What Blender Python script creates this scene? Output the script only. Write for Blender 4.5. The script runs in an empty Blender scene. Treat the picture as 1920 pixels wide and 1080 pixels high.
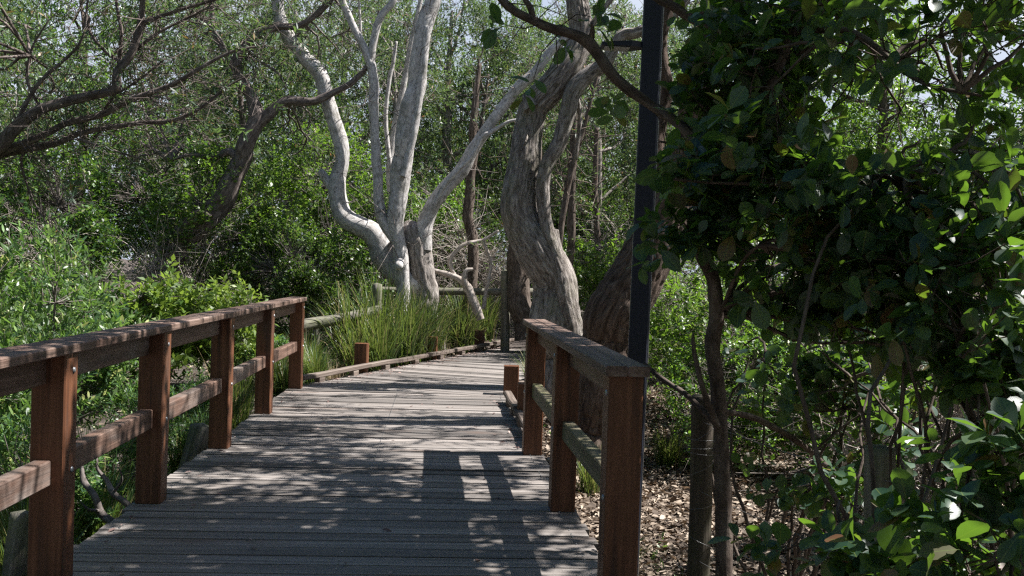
import bpy, math, random
import numpy as np
from mathutils import Matrix, Vector

# ------------------------------------------------------------------ camera, sky, sun, exposure
SC = bpy.context.scene
COL = SC.collection
F = 1920 * 35 / 36
CAMZ = 1.47
cd = bpy.data.cameras.new("camera"); cam = bpy.data.objects.new("camera", cd); COL.objects.link(cam)
cd.lens = 35; cd.sensor_width = 36; cd.clip_start = 0.05; cd.clip_end = 400
ROT = Matrix.Rotation(math.radians(90 - 1.0), 3, 'X') @ Matrix.Rotation(math.radians(1.8), 3, 'Z')
cam.matrix_world = Matrix.Translation((0, 0, CAMZ)) @ ROT.to_4x4()
SC.camera = cam

SUN = Vector((0.80, 0.14, 1.12)).normalized()          # direction towards the sun
el = math.asin(SUN.z); az = math.atan2(SUN.x, SUN.y)
w = bpy.data.worlds.new("World"); SC.world = w; w.use_nodes = True
nt = w.node_tree; nt.nodes.clear()
sky = nt.nodes.new('ShaderNodeTexSky'); sky.sky_type = 'NISHITA'; sky.sun_disc = False
sky.sun_elevation = el; sky.sun_rotation = az; sky.dust_density = 1.5
bg = nt.nodes.new('ShaderNodeBackground'); bg.inputs[1].default_value = 0.05
wo = nt.nodes.new('ShaderNodeOutputWorld')
tc = nt.nodes.new('ShaderNodeTexCoord'); sx = nt.nodes.new('ShaderNodeSeparateXYZ'); nt.links.new(tc.outputs['Generated'], sx.inputs[0])
cn = nt.nodes.new('ShaderNodeTexNoise'); cn.inputs['Scale'].default_value = 3.0; cn.inputs['Detail'].default_value = 6; nt.links.new(tc.outputs['Generated'], cn.inputs['Vector'])
mr_ = nt.nodes.new('ShaderNodeMapRange'); mr_.inputs[1].default_value = .62; mr_.inputs[2].default_value = .30; nt.links.new(sx.outputs[2], mr_.inputs[0])
ma_ = nt.nodes.new('ShaderNodeMath'); ma_.operation = 'MULTIPLY_ADD'; ma_.inputs[1].default_value = 1.6; ma_.inputs[2].default_value = -.8; nt.links.new(cn.outputs[0], ma_.inputs[0])
mb_ = nt.nodes.new('ShaderNodeMath'); mb_.operation = 'ADD'; mb_.use_clamp = True; nt.links.new(ma_.outputs[0], mb_.inputs[0]); nt.links.new(mr_.outputs[0], mb_.inputs[1])
mm_ = nt.nodes.new('ShaderNodeMath'); mm_.operation = 'MULTIPLY'; mm_.use_clamp = True; nt.links.new(mb_.outputs[0], mm_.inputs[0]); nt.links.new(mr_.outputs[0], mm_.inputs[1])
mx_ = nt.nodes.new('ShaderNodeMix'); mx_.data_type = 'RGBA'; mx_.inputs[7].default_value = (5.8, 6.4, 7.6, 1)     # bright thin cloud low in the sky
nt.links.new(mm_.outputs[0], mx_.inputs[0]); hs_ = nt.nodes.new('ShaderNodeHueSaturation'); hs_.inputs['Saturation'].default_value = 1.35; nt.links.new(sky.outputs[0], hs_.inputs['Color']); nt.links.new(hs_.outputs[0], mx_.inputs[6]); nt.links.new(mx_.outputs[2], bg.inputs[0])
nt.links.new(bg.outputs[0], wo.inputs[0])
sl = bpy.data.lights.new("sun", 'SUN'); sl.energy = 5.0; sl.angle = math.radians(0.5); sl.color = (1, 0.97, 0.93)
so = bpy.data.objects.new("sun", sl); COL.objects.link(so)
so.rotation_euler = (-SUN).to_track_quat('-Z', 'Y').to_euler(); so.location = (10, 3, 20)
vs = SC.view_settings; vs.view_transform = 'Standard'; vs.look = 'None'; vs.exposure = 1.3; vs.gamma = 1
SC.cycles.max_bounces = 7; SC.cycles.diffuse_bounces = 2; SC.cycles.glossy_bounces = 2
SC.cycles.transmission_bounces = 4; SC.cycles.transparent_max_bounces = 4
SC.cycles.sample_clamp_indirect = 4.0
SC.cycles.use_denoising = False; SC.cycles.filter_width = 1.3

RNG = np.random.default_rng(7)

def at(x, y, d):
    """photograph pixel + distance ahead of the camera -> world point"""
    v = ROT @ Vector(((x - 960) / F, (540 - y) / F, -1.0))
    v = v * (d / v.y)
    return np.array((v.x, v.y, v.z + CAMZ))

# ------------------------------------------------------------------ numeric helpers
def nrm(a):
    return a / np.maximum(np.linalg.norm(a, axis=-1, keepdims=True), 1e-9)

def hsh(i, j, k):
    n = (i * 374761393 + j * 668265263 + k * 2147483647 * 3) & 0xffffffff
    n = ((n ^ (n >> 13)) * 1274126177) & 0xffffffff
    return ((n ^ (n >> 16)) & 0xffff) / 65535.0

def vnoise(p):
    p = np.asarray(p, float); f = np.floor(p).astype(np.int64); t = p - f; t = t * t * (3 - 2 * t)
    r = 0
    for dx in (0, 1):
        for dy in (0, 1):
            for dz in (0, 1):
                wgt = (t[..., 0] if dx else 1 - t[..., 0]) * (t[..., 1] if dy else 1 - t[..., 1]) * (t[..., 2] if dz else 1 - t[..., 2])
                r = r + wgt * hsh(f[..., 0] + dx, f[..., 1] + dy, f[..., 2] + dz)
    return r

def ground_z(x, y):
    x = np.asarray(x, float); y = np.asarray(y, float)
    s = np.clip((y - 8.5) / 4.5, 0, 1); s = s * s * (3 - 2 * s)
    base = -0.55 + 0.44 * s
    p = np.stack([x * .35, y * .35, x * 0 + 3.3], -1)
    q = np.stack([x * 1.3, y * 1.3, x * 0 + 9.3], -1)
    far = np.clip((np.hypot(x, y) - 16) / 40, 0, 1)
    return base + (vnoise(p) - .5) * .14 * (1 + 6 * far) + (vnoise(q) - .5) * .04 + 1.2 * far

# ------------------------------------------------------------------ mesh building
class Geo:
    def __init__(s):
        s.v = []; s.q = []; s.t = []; s.a = []; s.n = 0
    def add(s, v, quads=None, tris=None, attr=None):
        v = np.asarray(v, float).reshape(-1, 3)
        s.v.append(v)
        s.a.append(np.zeros_like(v) if attr is None else np.asarray(attr, float).reshape(-1, 3))
        if quads is not None and len(quads): s.q.append(np.asarray(quads, np.int64).reshape(-1, 4) + s.n)
        if tris is not None and len(tris): s.t.append(np.asarray(tris, np.int64).reshape(-1, 3) + s.n)
        s.n += len(v)
    def mesh(s, name, mat, smooth=True, attr=True):
        V = np.concatenate(s.v)
        q = np.concatenate(s.q) if s.q else np.zeros((0, 4), np.int64)
        t = np.concatenate(s.t) if s.t else np.zeros((0, 3), np.int64)
        me = bpy.data.meshes.new(name)
        me.vertices.add(len(V)); me.vertices.foreach_set('co', V.ravel().astype(np.float32))
        nl = q.size + t.size
        me.loops.add(nl); me.loops.foreach_set('vertex_index', np.concatenate([q.ravel(), t.ravel()]).astype(np.int32))
        me.polygons.add(len(q) + len(t))
        st = np.concatenate([np.arange(len(q)) * 4, q.size + np.arange(len(t)) * 3]).astype(np.int32)
        me.polygons.foreach_set('loop_start', st)
        me.polygons.foreach_set('use_smooth', np.full(len(q) + len(t), smooth))
        me.update(calc_edges=True)
        if attr:
            at_ = me.attributes.new('bc', 'FLOAT_VECTOR', 'POINT')
            at_.data.foreach_set('vector', np.concatenate(s.a).ravel().astype(np.float32))
        me.materials.append(mat)
        return me
    def obj(s, name, mat, parent=None, smooth=True, attr=True):
        o = bpy.data.objects.new(name, s.mesh(name, mat, smooth, attr)); COL.objects.link(o)
        if parent is not None: o.parent = parent
        return o

def tag(o, label=None, cat=None, group=None, kind=None):
    if label: o['label'] = label
    if cat: o['category'] = cat
    if group: o['group'] = group
    if kind: o['kind'] = kind
    return o

def thing(name, label, cat, loc=(0, 0, 0), group=None):
    o = bpy.data.objects.new(name, None); COL.objects.link(o)
    o.location = [float(c) for c in loc]; o.empty_display_size = .2
    return tag(o, label, cat, group)

def copy_tree(o, parent=None):
    c = o.copy(); COL.objects.link(c)
    if parent is not None: c.parent = parent
    for ch in [k for k in o.children]:
        copy_tree(ch, c)
    return c

def smooth_path(P, R, step):
    """Catmull-Rom through points P with radii R"""
    P = np.asarray(P, float); R = np.asarray(R, float)
    if len(P) == 2:
        n = max(2, int(np.linalg.norm(P[1] - P[0]) / step) + 1); t = np.linspace(0, 1, n)[:, None]
        return P[0] + (P[1] - P[0]) * t, R[0] + (R[1] - R[0]) * t[:, 0]
    E = np.vstack([2 * P[0] - P[1], P, 2 * P[-1] - P[-2]])
    op = []; orr = []
    for i in range(1, len(E) - 2):
        n = max(1, int(np.ceil(np.linalg.norm(E[i + 1] - E[i]) / step)))
        for k in range(n):
            t = k / n
            a, b, c, d = E[i - 1], E[i], E[i + 1], E[i + 2]
            op.append(.5 * ((2 * b) + (c - a) * t + (2 * a - 5 * b + 4 * c - d) * t * t + (3 * b - a - 3 * c + d) * t ** 3))
            orr.append(R[i - 1] + (R[i] - R[i - 1]) * t)
    op.append(P[-1]); orr.append(R[-1])
    return np.array(op), np.array(orr)

def tube(g, P, R, sides=6, lump=0.0, furrow=0.0, ff=(9, 3), seed=0.0, cap=True, amp=None):
    """limb with round section; lump = large bulges, furrow = bark ridges (metres)"""
    P = np.asarray(P, float); R = np.asarray(R, float); n = len(P)
    T = np.gradient(P, axis=0) if n > 2 else np.repeat((P[1] - P[0])[None], 2, 0)
    T = nrm(T)
    ref = np.array((0., 1., 0.)) if abs(T[0][1]) < .8 else np.array((1., 0., 0.))
    U = np.zeros_like(P); u = nrm(np.cross(T[0], ref))
    for i in range(n):
        u = nrm(u - T[i] * (u @ T[i])); U[i] = u
    W = np.cross(T, U)
    th = np.arange(sides) * 2 * math.pi / sides
    L = np.concatenate([[0], np.cumsum(np.linalg.norm(np.diff(P, axis=0), axis=1))])
    c = np.cos(th)[None, :]; s_ = np.sin(th)[None, :]
    rr = np.repeat(R[:, None], sides, 1)
    LL = np.repeat(L[:, None], sides, 1)
    if lump:
        q = np.stack([c * 1.1 + seed + 0 * LL, s_ * 1.1 + seed * .7 + 0 * LL, LL / (np.mean(R) * 3.2) + seed], -1)
        rr = rr * (1 + lump * 2 * (vnoise(q) - .5))
    if furrow:
        fz = furrow * 1.0
        k = ff[0] / (2 * math.pi)
        warp = vnoise(np.stack([c * 2 + 0 * LL, s_ * 2 + 0 * LL, LL * 4 + seed], -1)) * 1.2
        q = np.stack([c * k * 2.2 + warp, s_ * k * 2.2 + 0 * LL + warp, LL * ff[1] + seed], -1)
        v = vnoise(q); v = 1 - np.abs(2 * v - 1) * 1.6
        v2 = vnoise(q * 2.3 + 5.1)
        rr = rr + fz * (-(v ** 3) * 1.2 + .5 * v2)
    V = P[:, None, :] + U[:, None, :] * (c * rr)[..., None] + W[:, None, :] * (s_ * rr)[..., None]
    rm = max(float(np.mean(R)), .01)
    A = np.stack([c * rm + 0 * LL + seed, s_ * rm + 0 * LL, LL], -1)
    idx = np.arange(n * sides).reshape(n, sides)
    a = idx[:-1]; b = np.roll(a, -1, 1); d = idx[1:]; e = np.roll(d, -1, 1)
    Q = np.stack([a, b, e, d], -1).reshape(-1, 4)
    V = V.reshape(-1, 3); A = A.reshape(-1, 3); tr = []
    if cap and R[-1] > .004:
        V = np.vstack([V, P[-1] + T[-1] * R[-1] * .3]); A = np.vstack([A, A[-1]])
        last = idx[-1]; tr = np.stack([last, np.roll(last, -1), np.full(sides, len(V) - 1)], -1)
        g.add(V, Q, tr, A)
    else:
        g.add(V, Q, None, A)

def limb(g, pts, step=.08, sides=10, lump=.08, furrow=0.0, ff=(9, 3), seed=0.0):
    """pts: list of (px, py, depth, width in px of the photograph)"""
    P = [at(x, y, d) for x, y, d, w_ in pts]; R = [w_ * .5 * d / F for x, y, d, w_ in pts]
    P, R = smooth_path(P, R, step)
    P = P + (vnoise(np.stack([np.arange(len(P)) * step * 2.2 + seed, 0 * R, 0 * R], -1))[:, None] - .5) * R[:, None] * .5
    tube(g, P, R, sides, lump, furrow, ff, seed)
    return P, R

def prism(g, a, b, w_, h_, up=(0, 0, 1), ch=.006, off=None, rng=RNG, warp=0.0, ends=(0, 0)):
    """squared timber from a to b, width w_, height h_, chamfered, with closed ends"""
    a = np.array(a, float); b = np.array(b, float); t = nrm(b - a); up = np.array(up, float)
    s = nrm(np.cross(t, up)); u = np.cross(s, t); L = np.linalg.norm(b - a)
    x = w_ / 2; z = h_ / 2; c = min(ch, x * .5, z * .5)
    sec = np.array([(-x + c, -z), (x - c, -z), (x, -z + c), (x, z - c), (x - c, z), (-x + c, z), (-x, z - c), (-x, -z + c)])
    n = max(2, int(L / .5) + 1) if warp else 2
    o_ = rng.uniform(0, 40, 3) if off is None else off
    V = []; A = []
    for k in range(n):
        f = k / (n - 1); cpt = a + (b - a) * f
        if warp: cpt = cpt + u * rng.normal(0, warp) + s * rng.normal(0, warp * .5)
        for (p, q) in sec:
            sh = (ends[0] if k == 0 else ends[1] if k == n - 1 else 0) * p
            V.append(cpt + s * p + u * q + t * sh); A.append((p + o_[0], q + o_[1], f * L + o_[2]))
    m = 8; Q = []
    for k in range(n - 1):
        for i in range(m):
            j = (i + 1) % m; Q.append((k * m + i, k * m + j, (k + 1) * m + j, (k + 1) * m + i))
    V = np.array(V); A = np.array(A)
    e = (n - 1) * m
    Q += [(0, 3, 2, 1), (0, 5, 4, 3), (0, 7, 6, 5), (e, e + 1, e + 2, e + 3), (e, e + 3, e + 4, e + 5), (e, e + 5, e + 6, e + 7)]
    g.add(V, Q, None, A)

# ------------------------------------------------------------------ leaves
def leaf_template(kind):
    if kind == 'far':      # folded rhombus
        v = [(0, 0, 0), (.45, .5, .10), (1, 0, -.06), (.45, -.5, .10)]
        return np.array(v, float), np.array([(0, 3, 2, 1)]), None
    if kind == 'lance':
        v = [(0, 0, 0), (.35, .5, .04), (.35, -.5, .04), (.75, .42, .0), (.75, -.42, 0), (1, 0, -.1)]
        return np.array(v, float), np.array([(1, 2, 4, 3)]), np.array([(0, 2, 1), (3, 4, 5)])
    if kind == 'mid':
        v = [(0, 0, 0), (.3, .42, .10), (.3, 0, 0), (.3, -.42, .10), (.7, .45, .03), (.7, 0, -.06), (.7, -.45, .03), (1, 0, -.2)]
        return np.array(v, float), np.array([(1, 2, 5, 4), (2, 3, 6, 5)]), np.array([(0, 2, 1), (0, 3, 2), (4, 5, 7), (5, 6, 7)])
    # broad, seen close: five stations with a keel, wavy margin
    st = [(0, 0), (.08, .03), (.2, .2), (.38, .40), (.56, .5), (.74, .46), (.9, .28), (1, 0)]
    v = []; q = []; t = []
    for i, (x, hw) in enumerate(st):
        z = -.22 * x * x; wv = .03 * math.sin(i * 2.1)
        if hw == 0: v.append((x, 0, z))
        else: v += [(x, hw, z + hw * .22 + wv), (x, 0, z), (x, -hw, z + hw * .22 - wv)]
    # indices: 0 ; then triples ; last
    t += [(0, 2, 1), (0, 3, 2)]
    for i in range(5):
        a = 1 + i * 3; b = a + 3
        q += [(a, a + 1, b + 1, b), (a + 1, a + 2, b + 2, b + 1)]
    a = 1 + 5 * 3; l = len(v) - 1
    t += [(a, a + 1, l), (a + 1, a + 2, l)]
    return np.array(v, float), np.array(q), np.array(t)

TPL = {k: leaf_template(k) for k in ('far', 'lance', 'mid', 'broad')}

def put_leaves(g, P, D, N, L, W, kind, rng):
    v, q, t = TPL[kind]; n = len(P)
    D = nrm(D); N = nrm(N - D * (N * D).sum(-1, keepdims=True)); S = np.cross(N, D)
    curl = rng.uniform(.3, 1.8, n)
    X = v[None, :, 0] * L[:, None]; Y = v[None, :, 1] * W[:, None]; Z = v[None, :, 2] * W[:, None] * curl[:, None]
    if kind == 'broad': Z = v[None, :, 2] * L[:, None] * .6 * curl[:, None]
    V = P[:, None] + D[:, None] * X[..., None] + S[:, None] * Y[..., None] + N[:, None] * Z[..., None]
    off = (np.arange(n) * len(v))[:, None, None]
    A = np.repeat(v[None], n, 0) * np.array((1, 1, 0)) + np.stack([np.zeros(n), np.zeros(n), rng.uniform(0, 1, n)], -1)[:, None]
    g.add(V.reshape(-1, 3), (q[None] + off).reshape(-1, 4) if q is not None else None,
          (t[None] + off).reshape(-1, 3) if t is not None else None, A.reshape(-1, 3))

def sprigs(g, P, D, Ls, M, L, W, kind, rng, ang=(40, 75), up=.8, tip=False):
    """M leaves spiralling along each sprig P + D*Ls"""
    P = np.asarray(P, float); n = len(P); D = nrm(np.asarray(D, float))
    j = np.arange(M)[None, :] + rng.uniform(-.3, .3, (n, M))
    t = (1 - (1 - j / M) ** 1.6 * .98) if tip else (j + .5) / M
    ref = np.where(np.abs(D[:, 2:3]) < .8, np.array([[0., 0, 1]]), np.array([[1., 0, 0]]))
    U = nrm(np.cross(D, ref)); W_ = np.cross(D, U)
    phi = j * 2.3999 + rng.uniform(0, 6.28, (n, 1)) + rng.normal(0, .3, (n, M))
    rad = U[:, None] * np.cos(phi)[..., None] + W_[:, None] * np.sin(phi)[..., None]
    a = np.radians(rng.uniform(ang[0], ang[1], (n, M)))[..., None]
    d = D[:, None] * np.cos(a) + rad * np.sin(a) + rng.normal(0, .12, (n, M, 3))
    p = P[:, None] + D[:, None] * (Ls[:, None] * t)[..., None] + np.array([0, 0, -1.]) * ((t ** 2) * Ls[:, None] * .15)[..., None]
    N = np.array([0, 0, up])[None, None] + rng.normal(0, .45, (n, M, 3)) + D[:, None] * .3
    k = n * M
    s = rng.uniform(.5, 1.2, k)
    put_leaves(g, p.reshape(k, 3), d.reshape(k, 3), N.reshape(k, 3), L * s, W * s * rng.uniform(.8, 1.2, k), kind, rng)

def ball(rng, n, c, r, shell=.5):
    """points in an ellipsoid, pushed outwards, thinned by noise so that gaps open"""
    out = []; dirs = []
    c = np.asarray(c, float); r = np.asarray(r, float)
    while sum(len(o) for o in out) < n:
        d = nrm(rng.normal(0, 1, (n * 2, 3))); rad = rng.uniform(0, 1, (n * 2, 1)) ** (1 / 3 * (1 - shell * .6))
        rad = rad * (.82 + .35 * vnoise(d * 2.3 + c[None] * 1.7)[:, None])
        p = c + d * rad * r
        keep = vnoise(p * 1.9 + 31) + .55 * vnoise(p * 5.3 + 3) > .80
        out.append(p[keep]); dirs.append(d[keep])
    return np.concatenate(out)[:n], np.concatenate(dirs)[:n]

def twig(g, a, b, r0, r1, rng, sides=4, bend=.18, n=5):
    a = np.asarray(a, float); b = np.asarray(b, float); L = np.linalg.norm(b - a)
    t = np.linspace(0, 1, n)[:, None]
    P = a + (b - a) * t; m = rng.normal(0, 1, 3) * L * bend
    P = P + m * np.sin(t * math.pi) + rng.normal(0, 1, (n, 3)) * L * .035 * (5 / n) ** 1.3 * np.sin(t * math.pi)
    P[:, 2] += (np.sin(t[:, 0] * math.pi)) * L * .05
    tube(g, P, r0 + (r1 - r0) * t[:, 0], sides, seed=rng.uniform(0, 20), cap=False)
    return P

def rod_twigs(g, A, B, r0, r1, rng):
    """many thin three-sided bent twigs at once, A[i] -> B[i]"""
    A = np.asarray(A, float); B = np.asarray(B, float); n = len(A); L = np.linalg.norm(B - A, axis=1)[:, None]
    M = (A + B) / 2 + rng.normal(0, 1, (n, 3)) * L * .13
    T = nrm(B - A); ref = np.where(np.abs(T[:, 2:3]) < .8, np.array([[0., 0, 1]]), np.array([[1., 0, 0]]))
    U = nrm(np.cross(T, ref)); W_ = np.cross(T, U)
    V = []
    for P, r in ((A, r0), (M, (r0 + r1) / 2), (B, r1)):
        r = np.broadcast_to(r, (n,))[:, None]
        for k in range(3):
            a = k * 2.0944
            V.append(P + (U * math.cos(a) + W_ * math.sin(a)) * r)
    V = np.stack(V, 1)
    q = []
    for s in (0, 3):
        for k in range(3):
            q.append((s + k, s + (k + 1) % 3, s + 3 + (k + 1) % 3, s + 3 + k))
    Q = np.array(q)[None] + (np.arange(n) * 9)[:, None, None]
    g.add(V.reshape(-1, 3), Q.reshape(-1, 4), None, V.reshape(-1, 3))

def branchy(g, starts, lobes_pts, rng, r0=.02, r1=.004, per=None):
    """twigs from nearest start points to targets"""
    S = np.asarray(starts, float); Tg = np.asarray(lobes_pts, float)
    d = ((Tg[:, None] - S[None]) ** 2).sum(-1); i = d.argmin(1)
    rod_twigs(g, S[i], Tg, r0, r1, rng)

# ------------------------------------------------------------------ materials
def M(name):
    m = bpy.data.materials.new(name); m.use_nodes = True; n = m.node_tree; n.nodes.clear()
    return m, n, n.nodes, n.links

def node(ns, t, **k):
    o = ns.new(t)
    for a, b in k.items():
        if a.startswith('i_'):
            key = a[2:]; o.inputs[int(key) if key.isdigit() else key].default_value = b
        else: setattr(o, a, b)
    return o

def ramp(ns, stops):
    r = ns.new('ShaderNodeValToRGB'); e = r.color_ramp.elements
    while len(e) < len(stops): e.new(.5)
    for x, (p, c) in zip(e, stops):
        x.position = p; x.color = (*c, 1)
    return r

def timber(name, stops, rough=.6, bump=.5, stretch=(22, 22, 1.2), algae=None, patch=None, island=.35):
    m, n, ns, ln = M(name)
    a = node(ns, 'ShaderNodeAttribute', attribute_name='bc')
    mp = node(ns, 'ShaderNodeMapping'); mp.inputs['Scale'].default_value = stretch
    ln.new(a.outputs['Vector'], mp.inputs[0])
    no = node(ns, 'ShaderNodeTexNoise', i_Scale=1.0, i_Detail=8.0, i_Roughness=.65, i_Distortion=.4); ln.new(mp.outputs[0], no.inputs['Vector'])
    fine = node(ns, 'ShaderNodeTexNoise', i_Scale=4.5, i_Detail=4.0, i_Roughness=.7); ln.new(mp.outputs[0], fine.inputs['Vector'])
    r = ramp(ns, stops); ln.new(no.outputs[0], r.inputs[0])
    geo = node(ns, 'ShaderNodeNewGeometry')
    hs = node(ns, 'ShaderNodeHueSaturation'); ln.new(r.outputs[0], hs.inputs['Color'])
    mr = node(ns, 'ShaderNodeMapRange', i_3=1 - island, i_4=1 + island); ln.new(geo.outputs['Random Per Island'], mr.inputs[0])
    ln.new(mr.outputs[0], hs.inputs['Value'])
    col = hs.outputs[0]
    if patch:
        pn = node(ns, 'ShaderNodeTexNoise', i_Scale=patch[1], i_Detail=5.0, i_Roughness=.7)
        mp3 = node(ns, 'ShaderNodeMapping'); mp3.inputs['Scale'].default_value = (1, 1, .35)
        ln.new(a.outputs['Vector'], mp3.inputs[0]); ln.new(mp3.outputs[0], pn.inputs['Vector'])
        pr = node(ns, 'ShaderNodeMapRange', i_1=patch[2], i_2=patch[2] + .14); ln.new(pn.outputs[0], pr.inputs[0])
        mx = node(ns, 'ShaderNodeMix', data_type='RGBA'); ln.new(pr.outputs[0], mx.inputs[0]); ln.new(col, mx.inputs[6]); mx.inputs[7].default_value = (*patch[0], 1)
        col = mx.outputs[2]
    if algae:
        pn = node(ns, 'ShaderNodeTexNoise', i_Scale=5.0, i_Detail=6.0, i_Roughness=.75); ln.new(a.outputs['Vector'], pn.inputs['Vector'])
        pr = node(ns, 'ShaderNodeMapRange', i_1=.42, i_2=.66, i_4=.75); ln.new(pn.outputs[0], pr.inputs[0])
        mx = node(ns, 'ShaderNodeMix', data_type='RGBA'); ln.new(pr.outputs[0], mx.inputs[0]); ln.new(col, mx.inputs[6]); mx.inputs[7].default_value = (*algae, 1)
        col = mx.outputs[2]
    b = node(ns, 'ShaderNodeBsdfPrincipled', i_Roughness=rough); ln.new(col, b.inputs['Base Color'])
    b.inputs['Specular IOR Level'].default_value = .35
    add = node(ns, 'ShaderNodeMath', operation='ADD'); ln.new(no.outputs[0], add.inputs[0]); ln.new(fine.outputs[0], add.inputs[1])
    bp = node(ns, 'ShaderNodeBump', i_Strength=bump, i_Distance=.006); ln.new(add.outputs[0], bp.inputs['Height']); ln.new(bp.outputs[0], b.inputs['Normal'])
    out = node(ns, 'ShaderNodeOutputMaterial'); ln.new(b.outputs[0], out.inputs[0])
    return m

def bark(name, stops, scale=(14, 14, 4), bump=1.0, dist=.02, blot=None, rough=.9, detail=8):
    m, n, ns, ln = M(name)
    a = node(ns, 'ShaderNodeAttribute', attribute_name='bc')
    mp = node(ns, 'ShaderNodeMapping'); mp.inputs['Scale'].default_value = scale
    ln.new(a.outputs['Vector'], mp.inputs[0])
    no = node(ns, 'ShaderNodeTexNoise', i_Scale=1.0, i_Detail=float(detail), i_Roughness=.72, i_Distortion=.6); ln.new(mp.outputs[0], no.inputs['Vector'])
    vo = node(ns, 'ShaderNodeTexVoronoi', feature='DISTANCE_TO_EDGE', i_Scale=1.25)
    mixv = node(ns, 'ShaderNodeMix', data_type='VECTOR', i_0=.55); ln.new(mp.outputs[0], mixv.inputs[4]); ln.new(no.outputs[1], mixv.inputs[5])
    ln.new(mixv.outputs[1], vo.inputs['Vector'])
    cr = node(ns, 'ShaderNodeMapRange', i_1=0.0, i_2=.22); ln.new(vo.outputs[0], cr.inputs[0])
    mul = node(ns, 'ShaderNodeMath', operation='MULTIPLY_ADD'); ln.new(cr.outputs[0], mul.inputs[0]); mul.inputs[1].default_value = .12
    ln.new(no.outputs[0], mul.inputs[2])
    sb = node(ns, 'ShaderNodeMath', operation='SUBTRACT', i_1=.06); ln.new(mul.outputs[0], sb.inputs[0])
    r = ramp(ns, stops); ln.new(sb.outputs[0], r.inputs[0]); col = r.outputs[0]
    if blot:
        bn = node(ns, 'ShaderNodeTexNoise', i_Scale=blot[1], i_Detail=6.0, i_Roughness=.7); ln.new(a.outputs['Vector'], bn.inputs['Vector'])
        br = node(ns, 'ShaderNodeMapRange', i_1=.5, i_2=.64, i_4=blot[2]); ln.new(bn.outputs[0], br.inputs[0])
        mx = node(ns, 'ShaderNodeMix', data_type='RGBA'); ln.new(br.outputs[0], mx.inputs[0]); ln.new(col, mx.inputs[6]); mx.inputs[7].default_value = (*blot[0], 1)
        col = mx.outputs[2]
    b = node(ns, 'ShaderNodeBsdfPrincipled', i_Roughness=rough); ln.new(col, b.inputs['Base Color']); b.inputs['Specular IOR Level'].default_value = .2
    bp = node(ns, 'ShaderNodeBump', i_Strength=bump, i_Distance=dist); ln.new(mul.outputs[0], bp.inputs['Height']); ln.new(bp.outputs[0], b.inputs['Normal'])
    out = node(ns, 'ShaderNodeOutputMaterial'); ln.new(b.outputs[0], out.inputs[0])
    return m

def leafy(name, c1, c2, tr, rough=.45, tmix=.38, spec=.5, odd=None, vein=False, share=.90):
    m, n, ns, ln = M(name)
    geo = node(ns, 'ShaderNodeNewGeometry')
    cm = tuple(a * .75 + b * .25 for a, b in zip(c1, c2))
    st = [(0, c1), (.5, cm), (.9, c2)] if odd is None else [(0, c1), (share * .55, cm), (share, c2), (share + .055, odd)]
    r = ramp(ns, st); ln.new(geo.outputs['Random Per Island'], r.inputs[0])
    col = r.outputs[0]
    b = node(ns, 'ShaderNodeBsdfPrincipled', i_Roughness=rough); b.inputs['Specular IOR Level'].default_value = spec
    ob = node(ns, 'ShaderNodeObjectInfo')
    hs = node(ns, 'ShaderNodeHueSaturation'); mr = node(ns, 'ShaderNodeMapRange', i_3=.8, i_4=1.25)
    ln.new(ob.outputs['Random'], mr.inputs[0]); ln.new(mr.outputs[0], hs.inputs['Value']); ln.new(col, hs.inputs['Color']); col = hs.outputs[0]
    hv = node(ns, 'ShaderNodeMath', operation='MULTIPLY', i_1=7.31); ln.new(ob.outputs['Random'], hv.inputs[0]); hf = node(ns, 'ShaderNodeMath', operation='FRACT'); ln.new(hv.outputs[0], hf.inputs[0])
    hm = node(ns, 'ShaderNodeMapRange', i_3=.47, i_4=.525); ln.new(hf.outputs[0], hm.inputs[0]); ln.new(hm.outputs[0], hs.inputs['Hue'])
    if vein:
        a = node(ns, 'ShaderNodeAttribute', attribute_name='bc'); sp = node(ns, 'ShaderNodeSeparateXYZ'); ln.new(a.outputs['Vector'], sp.inputs[0])
        ab = node(ns, 'ShaderNodeMath', operation='ABSOLUTE'); ln.new(sp.outputs[1], ab.inputs[0])
        mm = node(ns, 'ShaderNodeMath', operation='MULTIPLY_ADD', i_1=-1.2); ln.new(ab.outputs[0], mm.inputs[0]); ln.new(sp.outputs[0], mm.inputs[2])
        wv = node(ns, 'ShaderNodeMath', operation='MULTIPLY', i_1=46.0); ln.new(mm.outputs[0], wv.inputs[0])
        sn = node(ns, 'ShaderNodeMath', operation='SINE'); ln.new(wv.outputs[0], sn.inputs[0])
        rib = node(ns, 'ShaderNodeMapRange', i_1=0.0, i_2=.035, i_3=1.0, i_4=0.0); ln.new(ab.outputs[0], rib.inputs[0])
        mx = node(ns, 'ShaderNodeMix', data_type='RGBA'); ln.new(rib.outputs[0], mx.inputs[0]); ln.new(col, mx.inputs[6]); mx.inputs[7].default_value = (.13, .17, .05, 1)
        col = mx.outputs[2]
        bp = node(ns, 'ShaderNodeBump', i_Strength=.04, i_Distance=.001); ln.new(sn.outputs[0], bp.inputs['Height']); ln.new(bp.outputs[0], b.inputs['Normal'])
    ln.new(col, b.inputs['Base Color'])
    t = node(ns, 'ShaderNodeBsdfTranslucent')
    mc = node(ns, 'ShaderNodeMix', data_type='RGBA', i_0=.72); ln.new(col, mc.inputs[6]); mc.inputs[7].default_value = (*tr, 1)
    ln.new(mc.outputs[2], t.inputs[0])
    ms = node(ns, 'ShaderNodeMixShader', i_0=tmix); ln.new(b.outputs[0], ms.inputs[1]); ln.new(t.outputs[0], ms.inputs[2])
    out = node(ns, 'ShaderNodeOutputMaterial'); ln.new(ms.outputs[0], out.inputs[0])
    return m

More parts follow.
